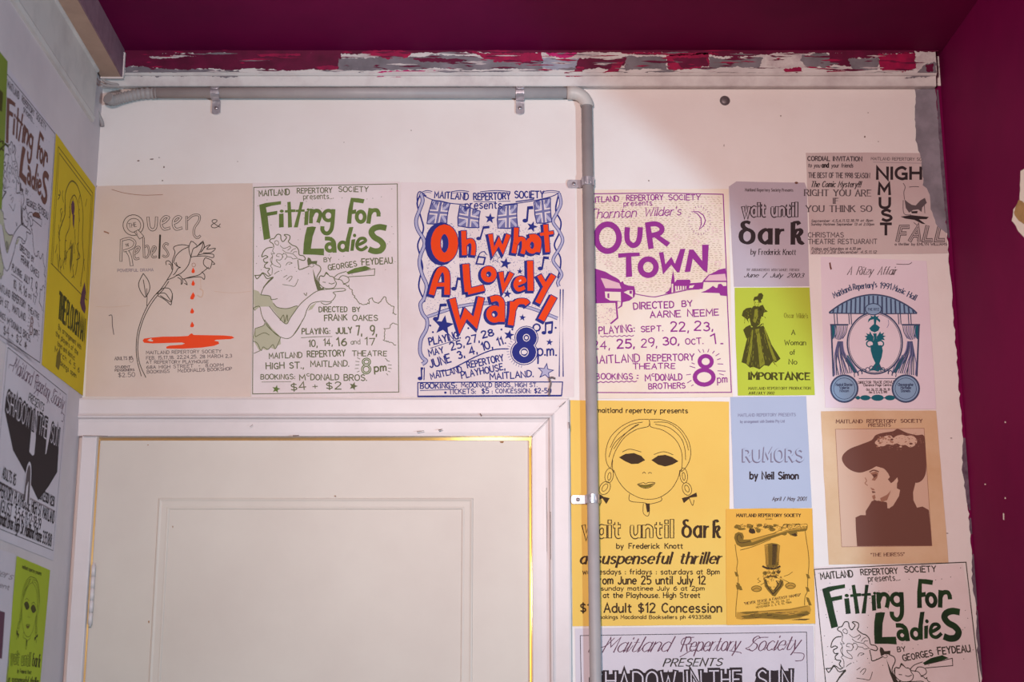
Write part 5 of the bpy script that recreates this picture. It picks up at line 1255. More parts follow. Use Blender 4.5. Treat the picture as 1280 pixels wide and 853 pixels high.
p.poly(v, [(795, 395), (820, 415), (850, 435), (880, 440), (915, 402), (950, 382), (965, 420), (930, 455), (925, 490), (900, 470), (860, 475), (830, 495), (805, 460)], B, 1); p.poly(v, [(845, 485), (895, 482), (892, 500), (850, 500)], I_BLACK, 2)
p.poly(v, [(765, 525), (850, 514), (980, 528), (962, 545), (905, 545), (955, 582), (930, 580), (870, 550), (800, 540)], I_BLACK, 2)
for st in ([(785, 270), (800, 300), (790, 340), (795, 395)], [(830, 300), (870, 296), (905, 298)], [(785, 400), (790, 500), (845, 512)], [(865, 570), (890, 590)], [(945, 420), (950, 500)]): p.line(v, st, 5, B, 1, True)
p.done()

p = Poster('pale lilac programme cover with a blue striped canopy and a vase', [(1025, 321), (1158, 327), (1170, 512), (1031, 510)])
p.sheet([(1025.5, 321), (1090, 323.5), (1158, 326.5), (1164, 420), (1170, 511.6), (1100, 511), (1031.5, 509.8), (1028, 410)], P_LILAC, 9, .2, 14)
p.crop(1015, 320, 4.374)
x = 'printed_text'; k = I_DTEAL
p.text(x, 'A Ritzy Affair', (192, 104), (458, 104), 44, I_BLACK2, 4.5, shear=.45, nib=.35, sp=1.6, wsp=7, joined=True)
for st, a, b_ in (('Maitland', (122, 232), (216, 188)), ('Repertory\'s', (226, 185), (354, 172)), ('1991', (370, 176), (430, 184)), ('Music', (440, 187), (504, 212)), ('Hall', (518, 222), (562, 244))): p.text(x, st, a, b_, 30, k, 6, nib=.4, serif=.6)
v = 'canopy_drawing'
arc = [(92, 312), (120, 290), (170, 258), (240, 228), (330, 213), (420, 226), (490, 256), (545, 290), (573, 315)]
sc = []
for j in range(10):
    xa = 573 - j * 48.1; sc += [(xa - 8, 318), (xa - 24, 311), (xa - 40, 318)]
p.poly(v, smooth([p_ for p_ in arc], 4)[:] + [Vector(q) for q in sc], I_BLUEW, 1)
p.line(v, arc, 8, k, 3, True); p.line(v, [(92, 314)] + [(333, 318)] + [(573, 316)], 6, k, 3)
for j in range(19):
    xx = 118 + j * 24; yt = 213 + 100 * ((xx - 332) / 240) ** 2 * .95 + 6
    p.line(v, [(xx, yt), (xx + (xx - 332) * .02, 314)], 9, k, 2)
p.disc('oval_frame', 342, 478, 150, 168, P_LILAC, 4, 40); p.line('oval_frame', ring_pts(342, 478, 150, 168, 0, 48), 8, k, 5, closed=True); p.line('oval_frame', ring_pts(342, 478, 142, 160, 0, 48), 3, k, 5, closed=True)
p.disc(v, 334, 293, 44, 31, I_BLUEW, 6); p.line(v, ring_pts(334, 293, 44, 31), 5, k, 7, closed=True); p.text(v, 'THE RITZ', (304, 300), (364, 300), 12, k, 2.5, L=7)
c_ = 'curtain_drawing'
for xs_ in (120, 135, 200, 212, 470, 482, 525, 538): p.line(c_, [(xs_, 318), (xs_ + 4, 376)], 5, k, 1)
R = random.Random(3)
for sgn in (1, -1):
    X = lambda u: 342 + sgn * (342 - u) * -1 if sgn == 1 else 342 + (342 - u)
    X = (lambda u: u) if sgn == 1 else (lambda u: 684 - u + 4)
    p.line(c_, [(X(98), 378), (X(198), 378)], 9, k, 2); p.line(c_, [(X(104), 380), (X(116), 660)], 9, k, 2)
    p.poly(c_, [(X(104), 382), (X(130), 382), (X(128), 440), (X(110), 460)], I_TEAL, 1); p.poly(c_, [(X(195), 540), (X(250), 640), (X(230), 640), (X(180), 575)], I_TEAL, 1)
    for j in range(8): p.line(c_, [(X(122 + j * 10), 384), (X(126 + j * 8.5), 420), (X(118 + j * 7), 462 - abs(j - 4) * 3)], 4.5, k if j % 2 else I_SLATE, 2, True)
    for j in range(13):
        e = j / 12; p.line(c_, [(X(142 + j * 2), 468), (X(128 + 50 * e + R.uniform(-4, 4)), 530), (X(120 + 105 * e + R.uniform(-6, 6)), 590), (X(124 + 125 * e), 655 - 18 * e)], 5.5, k if j % 3 else I_SLATE, 2, True)
    for j in range(5):
        e = X(232 + j * 21); p.line(c_, [(e, 664 - j * 9), (X(230 + j * 21), 646 - j * 9), (X(240 + j * 21), 636 - j * 8), (X(250 + j * 21), 646 - j * 9), (X(250 + j * 21), 656 - j * 8)], 4.5, k, 6, True)
    cx = X(175) - (2 if sgn < 0 else 0); md_ = 'medallion|%d' % sgn
    p.disc(md_, cx, 727, 75, 75, I_BLUEW, 7, 36); p.line(md_, ring_pts(cx, 727, 73, 73, 0, 36), 9, k, 8, closed=True); p.line(md_, ring_pts(cx, 727, 58, 58, 0, 36), 3, k, 8, closed=True)
    for st, y, w_ in ((('Musical Director', 712, 46), ('Valerie', 729, 26), ('Nixon', 746, 24)) if sgn == 1 else (('Choreographer', 712, 42), ('Michelle', 729, 28), ('Daniels', 746, 24))): p.text(md_, st, (cx - w_, y), (cx + w_, y), 14, k, 3.2, L=9)
v = 'vase_drawing'
p.poly(v, [(318, 490), (380, 490), (386, 520), (380, 555), (368, 590), (378, 612), (396, 626), (372, 626), (360, 634), (338, 628), (312, 630), (330, 608), (345, 588), (330, 556), (320, 520)], I_TEAL, 6)
p.line(v, ring_pts(316, 482, 19, 17), 7, I_TEAL, 6, closed=True); p.line(v, ring_pts(371, 482, 19, 17), 7, I_TEAL, 6, closed=True)
p.poly(v, [(330, 490), (338, 450), (332, 425), (352, 425), (352, 450), (362, 490)], I_TEAL, 6)
p.poly(v, [(312, 398), (325, 384), (340, 372), (356, 380), (370, 392), (362, 410), (342, 420), (322, 412)], I_TEAL, 6)
for q in ([(338, 375), (336, 348), (318, 352), (304, 366), (308, 348), (322, 336), (316, 326), (334, 334), (344, 322), (350, 334), (366, 328), (358, 340), (372, 352), (370, 366), (352, 350), (348, 376)],
          [(322, 470), (304, 462), (288, 464), (298, 450), (286, 440), (302, 438), (294, 424), (312, 430), (316, 414), (326, 432), (336, 444), (334, 470)], [(356, 470), (352, 444), (362, 430), (372, 414), (376, 428), (394, 420), (386, 436), (402, 440), (388, 448), (398, 462), (380, 460), (366, 472)]): p.poly(v, q, I_TEAL, 6)
p.line(x, [(255, 672), (458, 672)], 3, k, 6)
for st, a, b_, h in (('DIRECTOR TRACIE CROWLEY', (252, 700), (460, 697), 13), ('Clarence Page Centre', (280, 714), (432, 713), 13), ('Oct. 26, 27, 28, 29, 30', (296, 738), (424, 737), 12), ('Nov. 2, 3, 4, 5, 1991', (310, 752), (408, 752), 11)): p.text(x, st, a, b_, h, I_BLACK2, 2.6, L=6)
for cx, rx, ry in ((290, 28, 14), (357, 34, 17), (425, 28, 14), (250, 12, 10), (466, 14, 10)): p.disc('lozenge_band', cx, 777, rx, ry, I_TEAL, 6, 14)
p.line('lozenge_band', [(235, 778), (482, 778)], 5, k, 5)
p.poly('red_drip', [(92, 40), (100, 36), (104, 60), (108, 72), (100, 78), (96, 66)], I_BROWN, 6); p.line('red_drip', [(460, 46), (500, 48), (530, 46), (545, 36)], 3, I_BLACK2, 6, True); p.line('red_drip', [(415, 350), (418, 375), (408, 395)], 2.5, I_SLATE, 6, True)
p.done()

p = Poster('pale blue handbill with outlined grey title and bold black byline', [(912.5, 497), (1008, 495.5), (1014.5, 635.5), (917, 636)])
p.sheet([(912.6, 496.6), (960, 496), (1007.6, 495.6), (1011, 560), (1014.6, 635.2), (965, 635.8), (917.2, 636), (915, 560)], P_BLUE, 10, .15, 14)
p.crop(905, 490, 5.683); x = 'printed_text'
p.text(x, 'MAITLAND REPERTORY PRESENTS', (100, 177), (508, 173), 20, I_GREYB, 4); p.text(x, 'by arrangement with Dominie Pty Ltd', (115, 222), (428, 218), 18, I_GREYB, 4)
for wd, mm, L, of in ((20, I_EMB, 1, (-4, 4)), (19, I_GREYB, 2, (0, 0)), (14, P_BLUE, 3, (2, -2))): p.text('title_lettering', 'RUMORS', (140, 494), (560, 492), 84, mm, wd, L=L, off=of, sp=2.8)
p.text(x, 'by Neil Simon', (184, 620), (526, 622), 50, I_BLACK, 10.5); p.text(x, 'April / May 2001', (342, 774), (582, 774), 26, I_BLACK2, 5, shear=.2)
p.done()

p = Poster('small orange handbill with a scroll and a head in a tall top hat', [(907, 637), (1015, 636), (1019, 780), (908, 782)], lift=0.0022)
p.sheet([(907.4, 636.8), (960, 636), (1015, 636), (1017, 710), (1019, 780), (960, 781), (908.4, 781.8), (907.6, 710)], P_ORANGE, 11, .2, 14)
p.crop(905, 630, 5.5); x = 'printed_text'
p.text('title_lettering', 'MAITLAND REPERTORY SOCIETY', (85, 91), (525, 91), 20, I_DKY, 6, nib=.5); p.text(x, 'presents', (286, 110), (330, 110), 10, I_OBR, 2)
v = 'scroll_drawing'
p.poly(v, [(68, 235), (75, 208), (98, 195), (125, 202), (135, 225), (132, 248), (180, 246), (300, 212), (420, 182), (568, 152), (572, 172), (562, 188), (430, 202), (300, 248), (200, 288), (118, 300), (85, 282)], I_OBR, 1, sm=False)
p.poly(v, [(180, 250), (300, 218), (420, 188), (560, 158), (566, 170), (430, 190), (300, 228), (190, 268)], I_OBR2, 2); p.poly(v, [(330, 215), (450, 150), (568, 140), (570, 155), (430, 182)], P_ORANGE, 2); p.line(v, [(330, 208), (450, 152), (568, 140), (572, 160), (562, 185)], 3, I_OBR, 3)
p.line(v, [(118, 240), (112, 218), (96, 215), (88, 235), (98, 262), (125, 270), (180, 258)], 4, I_DKY, 3, True)
R = random.Random(8)
for cx, cy, rx, ry in ((95, 160, 28, 16), (120, 175, 26, 10), (175, 155, 30, 14), (190, 190, 24, 22), (235, 185, 20, 18), (240, 150, 20, 10), (300, 160, 34, 12), (330, 178, 28, 12), (350, 150, 16, 8), (410, 208, 26, 10), (470, 205, 30, 14), (485, 215, 20, 10), (430, 145, 24, 6), (500, 142, 20, 5)):
    p.poly(v, [(cx + rx * R.uniform(.7, 1.25) * math.cos(a_), cy + ry * R.uniform(.7, 1.3) * math.sin(a_)) for a_ in [2 * math.pi * q / 9 for q in range(9)]], I_OBR if R.random() < .8 else I_DKY, 2)
for st in ([(75, 280), (84, 350), (92, 400), (86, 450), (96, 520), (92, 600), (82, 700), (80, 780)], [(556, 190), (566, 260), (578, 340), (582, 420), (574, 520), (572, 600), (555, 640), (552, 700)], [(110, 320), (200, 295), (320, 245)]): p.line(v, st, 5, I_OBR, 1, True)
for cx, cy in ((84, 485), (98, 560), (110, 580), (92, 575), (572, 590), (575, 660), (585, 685), (575, 500)): p.poly(v, [(cx - 14, cy - 18), (cx + 6, cy - 12), (cx + 16, cy + 14), (cx - 4, cy + 16)], I_OBR, 2)
p.poly(v, [(88, 745), (140, 752), (230, 742), (330, 730), (450, 722), (560, 700), (590, 705), (597, 730), (590, 758), (520, 788), (400, 800), (250, 792), (120, 798), (82, 790)], I_OBR2, 1)
p.poly(v, [(110, 775), (200, 760), (330, 752), (450, 768), (570, 740), (590, 756), (520, 782), (400, 796), (250, 786), (150, 792)], I_OBR, 2); p.line(v, [(230, 742), (330, 735), (450, 728), (575, 702)], 4, I_OBR, 3, True)
p.poly(v, [(100, 748), (150, 742), (235, 738), (230, 750), (150, 760)], I_OBR, 3); p.poly(v, [(450, 800), (520, 792), (590, 792), (560, 802)], I_DKY, 3)
v = 'top_hat_drawing'
p.poly(v, [(276, 285), (300, 276), (330, 271), (362, 276), (384, 288), (378, 345), (372, 420), (362, 440), (325, 446), (290, 436), (284, 380)], I_OBR, 1); p.poly(v, [(278, 288), (300, 282), (304, 420), (292, 425)], I_OBR2, 2); p.poly(v, [(330, 280), (362, 282), (352, 420), (330, 424)], I_DKY, 2); p.poly(v, [(368, 286), (380, 290), (370, 400), (362, 405)], I_OBR2, 2)
p.line(v, [(262, 430), (300, 446), (350, 446), (386, 430)], 13, I_DKY, 3, True)
for cx, cy, rx, ry, mm in ((280, 478, 16, 14, I_OBR), (372, 470, 14, 12, I_DKY), (308, 472, 10, 12, I_OBR2), (340, 476, 12, 12, I_OBR), (325, 500, 26, 10, I_OBR2), (300, 505, 12, 9, I_OBR), (352, 505, 12, 9, I_OBR)): p.disc(v, cx, cy, rx, ry, mm, 3, 10)
p.poly(v, [(270, 515), (290, 520), (300, 560), (335, 595), (370, 560), (385, 518), (405, 530), (408, 560), (385, 590), (350, 638), (332, 635), (300, 600), (278, 570)], I_OBR, 3); p.line(v, [(282, 525), (292, 565), (335, 622), (385, 570), (398, 535)], 7, I_DKY, 4); p.poly(v, [(312, 525), (355, 525), (360, 550), (336, 575), (314, 550)], P_ORANGE, 4); p.line(v, [(355, 530), (372, 550), (345, 600)], 6, I_DKY, 5)
for cx, cy in ((222, 585), (455, 565)): p.disc(v, cx, cy, 36, 22, I_OBR2, 2, 12); p.ring(v, cx, cy, 34, 20, 6, I_OBR, 3); p.line(v, [(cx - 26, cy + 8), (cx, cy - 4), (cx + 26, cy + 6)], 5, I_OBR, 3, True)
for st in ([(240, 510), (228, 520), (250, 535), (230, 545)], [(410, 500), (440, 490), (470, 470)], [(400, 520), (430, 535), (450, 545)], [(250, 560), (275, 545)]): p.line(v, st, 4, I_OBR, 2)
R = random.Random(18)
for k in range(150):
    a_ = R.uniform(0, 6.28); rr = R.random() ** .5
    x0, y0 = 332 + 62 * rr * math.cos(a_), 500 + 78 * rr * math.sin(a_)
    if 314 < x0 < 356 and 528 < y0 < 566: continue
    p.line('top_hat_drawing', [(x0, y0), (x0 + R.uniform(-10, 10), y0 + R.uniform(3, 12))], R.uniform(2, 4.5), R.choice((I_OBR, I_OBR, I_DKY, I_OBR2)), 5)
for k in range(26):
    x0 = 284 + k * 3.6; p.line('top_hat_drawing', [(x0, 290 + abs(k - 13) * .3), (x0 + 2, 424)], 1.2, I_OBR if k % 3 else I_DKY, 4)
p.disc('top_hat_drawing', 314, 474, 5, 4, I_DKY, 6, 8); p.disc('top_hat_drawing', 346, 474, 5, 4, I_DKY, 6, 8); p.line('top_hat_drawing', [(300, 506), (318, 498), (330, 502), (344, 498), (362, 507)], 7, I_DKY, 6, True)
for k in range(60):
    x0 = R.uniform(85, 560); p.line('scroll_drawing', [(x0, 150 + R.uniform(-10, 40) - (x0 - 85) * .02), (x0 + R.uniform(8, 26), 150 + R.uniform(-10, 34))], R.uniform(2, 4), R.choice((I_OBR, I_DKY, I_OBR2)), 3)
for k in range(40):
    x0 = R.uniform(120, 540); y0 = 770 - (x0 - 120) * .05 + R.uniform(-10, 22); p.line('scroll_drawing', [(x0, y0), (x0 + R.uniform(20, 50), y0 - 3)], R.uniform(1.5, 3.5), R.choice((I_OBR, I_DKY)), 3)
p.text(x, '"NEVER TEASE A FANTASY NAMED"', (140, 696), (526, 634), 16, I_DKY, 4, nib=.5, serif=.4); p.text(x, 'OCTOBER 19, 20, 26, 27', (228, 700), (448, 668), 12, I_OBR, 3); p.text(x, 'NOVEMBER 2, 3, 9, 10, 1984', (220, 720), (462, 684), 12, I_OBR, 3)
p.done()

p = Poster('tan photographic poster of a woman in a large dark hat in profile', [(1025.5, 514.5), (1170, 514), (1185, 704), (1036, 706.5)])
p.sheet([(1026, 514.5), (1100, 513.8), (1170, 513.8), (1177, 600), (1185.4, 703.8), (1110, 705.4), (1036, 706.4), (1030, 600)], P_TAN, 12, .35, 10)
p.crop(1015, 505, 4.061); x = 'printed_text'
p.text(x, 'MAITLAND', (122, 99), (255, 98), 17, I_BROWN, 4.5, nib=.55, serif=.5); p.text(x, 'REPERTORY', (278, 97), (426, 97), 17, I_BROWN, 4.5, nib=.55, serif=.5); p.text(x, 'SOCIETY', (450, 96), (558, 96), 17, I_BROWN, 4.5, nib=.55, serif=.5); p.text(x, 'PRESENTS', (286, 117), (398, 116), 15, I_BROWN, 4, nib=.55, serif=.5)
p.text(x, '"THE HEIRESS"', (298, 776), (468, 772), 16, I_BROWN, 4, nib=.5, serif=.4)
v = 'portrait_photograph'
p.poly(v, [(118, 130), (340, 128), (568, 125), (588, 420), (608, 722), (380, 724), (150, 727), (134, 420)], I_SEPIAL, 0)
p.line(v, [(118, 130), (568, 125), (608, 722), (150, 727)], 2.5, I_SEPIA2, 1, closed=True)
# shoulders, collar, neck, hair and hat
p.poly(v, [(228, 724), (222, 640), (220, 578), (245, 566), (272, 566), (272, 545), (288, 520), (302, 496), (318, 488), (352, 496), (380, 500), (382, 532), (410, 520), (438, 470), (446, 438), (430, 430), (432, 360), (560, 320), (524, 402), (512, 450), (514, 490), (532, 528), (560, 522), (592, 540), (600, 620), (608, 721), (420, 722)], I_BROWN, 2)
p.poly(v, [(152, 285), (158, 258), (190, 230), (245, 208), (300, 186), (322, 160), (360, 148), (410, 140), (435, 128), (480, 148), (530, 160), (568, 164), (576, 250), (578, 340), (560, 386), (528, 402), (500, 384), (450, 374), (430, 366), (400, 378), (384, 352), (360, 328), (322, 324), (286, 338), (245, 350), (205, 342), (170, 318)], I_BROWN, 3, True, n=4)
p.poly(v, [(318, 200), (330, 184), (352, 176), (372, 164), (398, 162), (412, 174), (428, 164), (455, 158), (478, 164), (505, 162), (526, 176), (532, 196), (518, 214), (496, 222), (474, 210), (452, 212), (430, 202), (408, 210), (384, 206), (362, 216), (338, 214)], I_SEPIAL, 4, True, n=4)
R = random.Random(44)
for k in range(46):
    x0, y0 = R.uniform(322, 528), R.uniform(166, 220); q_ = R.uniform(3, 8)
    p.disc(v, x0, y0, q_, q_ * .7, R.choice((I_SEPIA2, I_SEPIA2, I_SEPIAL, I_BROWN)), 5, 7)
for k in range(60):
    x0, y0 = R.uniform(325, 565), R.uniform(150, 235); p.disc(v, x0, y0, 2.4, 2.0, I_SEPIA2, 5, 6)
# face (in profile, lowered), lit neck
p.poly(v, [(250, 352), (290, 338), (325, 318), (352, 326), (372, 350), (384, 380), (408, 392), (430, 362), (436, 392), (420, 430), (392, 462), (360, 486), (330, 494), (312, 486), (304, 468), (312, 456), (300, 446), (306, 436), (296, 424), (276, 414), (268, 404), (276, 392), (268, 376)], I_SEPIAL, 4)
p.poly(v, [(384, 384), (400, 366), (432, 350), (434, 372), (412, 396), (400, 404)], I_BROWN, 5)
p.poly(v, [(378, 500), (398, 462), (425, 434), (446, 438), (440, 470), (412, 516), (388, 534)], I_SEPIAL, 5)
p.poly(v, [(294, 352), (322, 344), (336, 352), (330, 376), (318, 392), (302, 388), (312, 372)], I_SEPIA2, 5); p.poly(v, [(304, 360), (326, 356), (330, 366), (314, 378)], I_BROWN, 6); p.line(v, [(290, 348), (312, 338), (338, 346)], 6, I_BROWN, 6, True)
p.poly(v, [(294, 426), (312, 432), (318, 440), (304, 440)], I_SEPIA2, 6); p.poly(v, [(302, 444), (318, 446), (322, 452), (306, 454)], I_BROWN, 6); p.poly(v, [(304, 468), (318, 462), (322, 478), (314, 490), (306, 480)], I_SEPIA2, 6); p.line(v, [(268, 376), (276, 392), (268, 404), (282, 416)], 4, I_SEPIA2, 6, True)
p.poly(v, [(345, 480), (380, 462), (400, 440), (380, 490), (350, 500)], I_SEPIA2, 5)
p.done()

# dark-green version of the lady, low on the right
p = Poster('torn-edged poster of the curly-haired lady in dark green, lower right by the maroon wall', [(1017.7, 712.2), (1198.8, 706.8), (1218, 968), (1027, 974)])
p.M = p.pix
p.sheet([(1018, 709), (1100, 707.4), (1150, 706.3), (1185, 706), (1203, 705.5), (1213, 760), (1221, 830), (1224, 880), (1232, 976), (1130, 980), (1025, 982), (1019, 850)], P_PINKW, 13, .5, 9)
lo = p.pix(1017.7, 712.2)
p.M = lambda x_, y_, p=p, lo=lo: p2.pix(x_, y_) - O2 + lo
art_lady(p, I_DGREEN, I_DKL, I_DWASH, P_PINKW, 1.1)
p.done()

# =================================================================== shadow title poster (art in lower-right photo pixels; reused on the left)
def art_shadow(p, pap):
    dk = I_BLACK
    p.crop(0, 0, 1)
    p.line('border', [(725.3, 795), (1008, 790.6), (1012, 988), (729, 991)], .8, dk, 1, closed=True)
    x = 'printed_text'
    p.crop(700, 770, 3.879)
    p.text('script_heading', 'Maitland', (205, 178), (520, 174), 72, I_MAUVEINK, 6, shear=.5, nib=.3, sp=1.5, joined=True); p.text('script_heading', 'Repertory', (585, 174), (860, 170), 70, I_MAUVEINK, 6, shear=.5, nib=.3, sp=1.5, joined=True); p.text('script_heading', 'Society', (910, 172), (1150, 166), 72, I_MAUVEINK, 6, shear=.5, nib=.3, sp=1.5, joined=True)
    for st in ([(265, 108), (215, 150), (150, 160), (138, 178)], [(650, 105), (600, 110), (590, 140), (640, 135)], [(640, 165), (600, 190), (580, 200)], [(1130, 180), (1180, 185), (1175, 215), (1140, 220)], [(1010, 105), (960, 110), (920, 150), (900, 160), (935, 172)], [(820, 170), (870, 178), (880, 184)]): p.line('script_heading', st, 3.5, I_MAUVEINK, 1, True)
    p.text(x, 'PRESENTS', (500, 246), (780, 243), 36, I_DKL, 7, shear=.3, nib=.6)
    t = 'title_lettering'
    # cast shadow block behind the letters, running down to a point
    p.poly(t, [(140, 300), (200, 285), (560, 272), (700, 275), (870, 285), (930, 310), (970, 265), (1125, 268), (1150, 470), (1010, 560), (840, 650), (560, 560), (330, 500), (140, 360)], dk, 1)
    p.poly(t, [(595, 262), (690, 262), (690, 460), (660, 470), (600, 462)], pap, 2); p.poly(t, [(880, 262), (965, 262), (905, 420), (890, 425)], pap, 2)
    for k_, (st, a, b_) in enumerate((('SHADOW', (160, 362), (560, 360)), ('IN', (615, 358), (685, 356)), ('THE', (725, 356), (875, 354)), ('SUN', (960, 354), (1122, 352)))):
        p.text(t, st, a, b_, 88, dk, 30, L=3); p.text(t, st, a, b_, 88, pap, 7, L=4)
    p.poly('arched_figure', [(565, 660), (578, 540), (612, 500), (655, 510), (680, 590), (688, 690), (620, 690), (562, 680)], I_BLACK2, 3); p.line('arched_figure', [(568, 660), (582, 550), (618, 512), (655, 535), (672, 610), (684, 690)], 14, pap, 4, True); p.poly('arched_figure', [(604, 620), (634, 590), (640, 690), (604, 690)], pap, 4)
    p.text(x, 'ADULTS $5', (200, 640), (420, 642), 46, dk, 8, sp=1.2); p.text(x, 'CONCESSION $2.50', (850, 640), (1150, 638), 44, dk, 8, sp=1.2)
    p.poly(x, [(120, 662), (1180, 655), (1180, 662), (120, 668)], I_GREY, 1)
    p.text(x, 'REPERTORY PLAYHOUSE HIGH ST MAITLAND', (125, 722), (1175, 716), 56, dk, 10, sp=1.5); p.text(x, 'AUGUST 3·5·6·11·12·18·19', (140, 782), (930, 778), 50, dk, 9)
    p.text(x, 'McDonald Bros High St Maitland Phone', (130, 838), (960, 832), 54, dk, 12, shear=.35, nib=.5, sp=1.2); p.text(x, '335188', (985, 832), (1165, 830), 56, dk, 9)
p14 = p = Poster('mauve-white poster with script heading and inline block title, behind the conduit below the yellow poster', [(719, 786), (1017, 782.5), (1021, 1000), (722, 1003)])
p.sheet([(718.6, 786), (800, 784.6), (900, 783.8), (1016.4, 782.6), (1018, 850), (1022, 1000), (870, 1002), (722, 1003), (720, 880)], P_MAUVE, 14, .2, 16)
art_shadow(p, P_MAUVE); p.done()
# ------------------------------------------------------------------ sheets on the left wall
def copy_map(p, src, sc, at_src, at_dst, scy=None):
    """place a print of the same size as src's: the source pixel at_src lands on local point at_dst"""
    o = src.pix(*at_src); scy = scy or sc
    def M(x, y):
        v = src.pix(x, y) - o
        return Vector((v.x * sc + at_dst.x, v.y * scy + at_dst.y))
    return M
# yellow ornate poster in the corner
p = Poster('bright yellow ornate poster in the left corner beside the rose poster', [(69.6, 167), (118.4, 234), (104.3, 495.8), (51.6, 456)], wall='left')
py = p
w_, h_ = p.w, (p.h + (p.pix(118.4, 234) - p.pix(104.3, 495.8)).length) / 2
q = [p.pix(69.6, 167), p.pix(118.4, 234), p.pix(104.3, 495.8), p.pix(51.6, 456)]
def MU(u, v, q=q): return (q[0] * (1 - u) + q[1] * u) * (1 - v) + (q[3] * (1 - u) + q[2] * u) * v
p.M = lambda x, y: MU(x / 100.0, y / 140.0)
p.sheet([(0, 0), (50, 0.2), (100, 0), (100, 70), (99.6, 140), (50, 140), (0.4, 140), (0, 70)], P_LYEL, 15, .2, 12)
dk = I_OLIVE; md = I_YG
for k, ins in enumerate((6, 9)):
    p.line('border', [(ins, ins), (100 - ins, ins), (100 - ins, 78), (ins, 78)], .7, md, 1, closed=True)
v = 'portrait_drawing'
p.line(v, [(25, 72), (20, 55), (30, 40), (28, 28), (40, 16), (58, 15), (72, 26), (74, 42), (80, 56), (76, 72)], 1.1, md, 1, True); p.line(v, [(38, 70), (34, 55), (42, 44), (40, 30), (50, 22), (62, 28), (64, 44), (66, 58), (62, 70)], .9, md, 1, True)
p.disc(v, 47, 31, 4, 4.5, I_MAUVEINK, 2); p.poly(v, [(47, 35), (52, 34), (52, 43), (49, 41)], I_MAUVEINK, 2)
R = random.Random(12)
for k in range(34):
    a_, b_ = R.uniform(14, 84), R.uniform(14, 74); p.line(v, [(a_, b_), (a_ + R.uniform(-4, 4), b_ + R.uniform(1, 5)), (a_ + R.uniform(-5, 5), b_ + R.uniform(4, 9))], .8, md, 1, True)
p.poly(v, [(48, 56), (52, 52), (53, 62), (50, 72), (47, 66)], md, 1)
p.poly('stain', [(80, 76), (86, 68), (90, 74), (88, 80), (92, 84), (90, 88), (82, 87), (77, 84)], I_MAUVEINK, 2)
p.text('title_lettering', 'THE PLOUGHMAN', (28, 105), (93, 106), 15, dk, 1.9, L=2, sp=1.6); p.text('title_lettering', 'THE', (28, 105), (44, 105.3), 15, dk, 2.6, L=2, sp=1.6)
for j in range(5): p.text('printed_text', ['By arrangement with', 'the players of the', 'town and district', 'March 4 5 6', 'Bookings open'][j], (30 - j % 2 * 5, 112 + j * 5), (86 - (j * 7) % 20, 112.5 + j * 5), 3.2, md, .7, jit=.6)
p.poly('printed_text', [(30, 128), (36, 122), (40, 130), (36, 136), (29, 135)], md, 1)
p.done()
# lady poster, mauve paper
p = Poster('mauve poster of the curly-haired lady on the left wall beside the bright yellow poster', [(8, 86), (68.5, 166), (50.5, 459), (-12, 416)], wall='left')
tr_ = p.pix(69.2, 165.6)
dst = tr_ + (O2 - p2.pix(496.7, 230.2)) * 1.0
dst = Vector((tr_.x - (p2.pix(496.7, 230.2) - O2).length - 0.004, tr_.y - 0.010))
S0 = py.pix(69.6, 167) - p.pix(69.6, 167)
hh = abs((py.pix(69.6, 167) - py.pix(51.6, 456)).y)
sy = (hh - 0.008) / ((O2 - p2.pix(316, 492.8)).y)
Mcopy = copy_map(p, p2, 1.0, (317.4, 234.6), dst, sy)
p.M = Mcopy
p.sheet([(313, 227), (400, 227), (499.2, 227), (499.6, 360), (500, 496), (400, 496), (311, 497), (312, 360)], P_MAUVE, 16, .2, 16)
art_lady(p, I_BROWN, I_BLACK2, I_OLW, P_MAUVE); p.done()
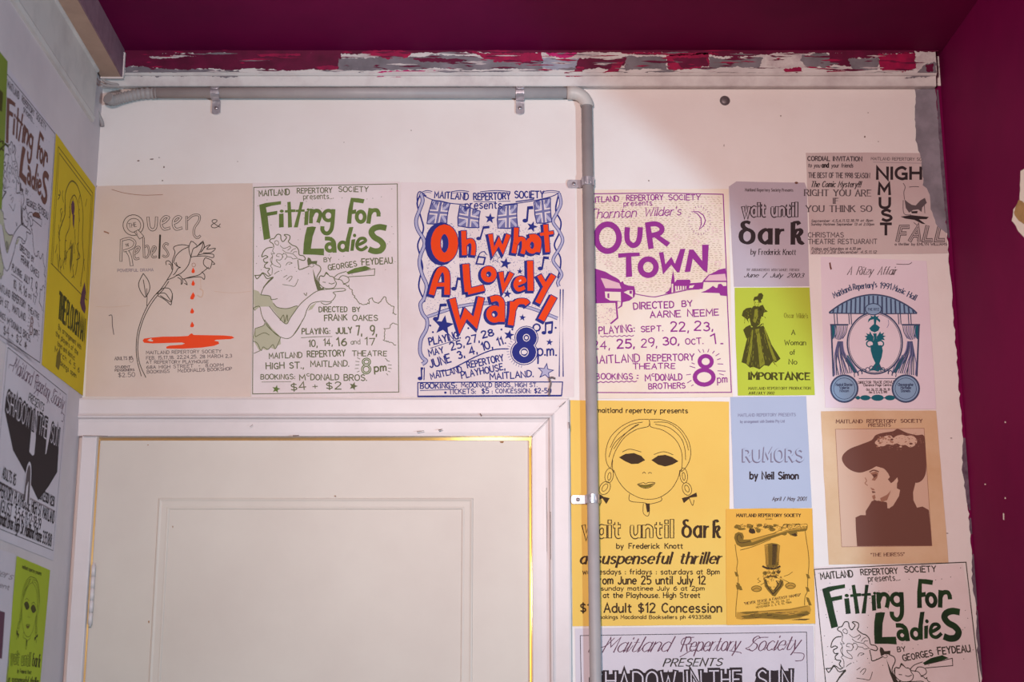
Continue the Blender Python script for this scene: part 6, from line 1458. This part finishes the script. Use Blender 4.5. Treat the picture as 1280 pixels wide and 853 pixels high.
# shadow title poster
p = Poster('mauve-white poster on the left wall with a black block title tapering to a point', [(-2, 424), (85, 487.5), (78.7, 706), (-8, 663)], wall='left')
tr_ = p.pix(85, 487.5); br_ = p.pix(78.7, 706)
o_ = p14.pix(1016, 782.6); ww = 1.0
sy = (tr_.y - br_.y) / (p14.pix(1016, 782.6).y - p14.pix(1020, 1000).y)
p.M = copy_map(p, p14, 0.86, (1016.2, 782.6), tr_, sy)
p.sheet([(719, 784), (870, 783.4), (1016.2, 782.6), (1018, 880), (1020, 1000), (870, 1001), (722, 1002), (720, 890)], P_MAUVE, 17, .2, 16)
art_shadow(p, P_MAUVE)
p.done()
# green masked face handbill
p = Poster('leaf green handbill of the masked face low on the left wall', [(20.5, 695.5), (62.5, 708), (56, 870), (12, 862)], wall='left')
tl_ = p.pix(20.5, 695.5); tw = (p.pix(62.5, 708) - tl_).length
sc_ = tw / p5.w
p.M = copy_map(p, p5, sc_, (713, 500), tl_, sc_ * 0.98)
p.sheet([(713, 500), (812, 501), (912, 502.5), (913, 640), (914.5, 782), (815, 783), (715.5, 784), (714, 640)], P_LGREEN, 18, .2, 16)
art_mask(p, I_OLIVE, P_LGREEN); p.done()
# pale sheet with a plum panel, cut by the frame
p = Poster('pale mauve sheet with a plum panel at the bottom left edge of the photo', [(-30, 678), (17.5, 693), (8.5, 858), (-36, 850)], wall='left')
p.sheet([(-60, 668), (-20, 681), (17.8, 693.2), (13.5, 775), (8.6, 858), (-30, 852), (-66, 846), (-64, 750)], P_MAUVE, 19, .0)
p.poly('plum_panel', [(-50, 748), (-20, 757), (5.2, 766), (1.5, 824), (-25, 818), (-52, 812)], I_MAUVEINK, 1)
p.text('printed_text', 'The Players', (-48, 705), (13, 725), 9, I_GREY, 1.4, nib=.5, shear=.3); p.text('printed_text', 'present', (-20, 728), (10, 738), 6, I_GREY, 1.0)
p.done()
P_OLEDGE = paper('olive_green_paper', (128, 140, 52), (116, 126, 46), 4.0)
# green sheet at the very edge
p = Poster('yellow-green sheet cut off by the left edge of the photo, beside the mauve lady poster', [(-40, 18), (8.5, 76), (0.5, 262), (-46, 226)], wall='left', lift=0.0014)
p.sheet([(-60, -8), (-20, 41), (8.2, 77), (5.5, 160), (0.8, 262), (-30, 238), (-70, 206), (-66, 100)], P_OLEDGE, 20, .0)
p.poly('printed_panel', [(-40, 76), (2.4, 116), (1, 140), (-42, 108)], I_OLIVE, 1); p.text('printed_text', 'PLAYHOUSE', (-50, 150), (-2, 195), 16, I_OLIVE, 2)
p.done()

bpy.context.view_layer.update()
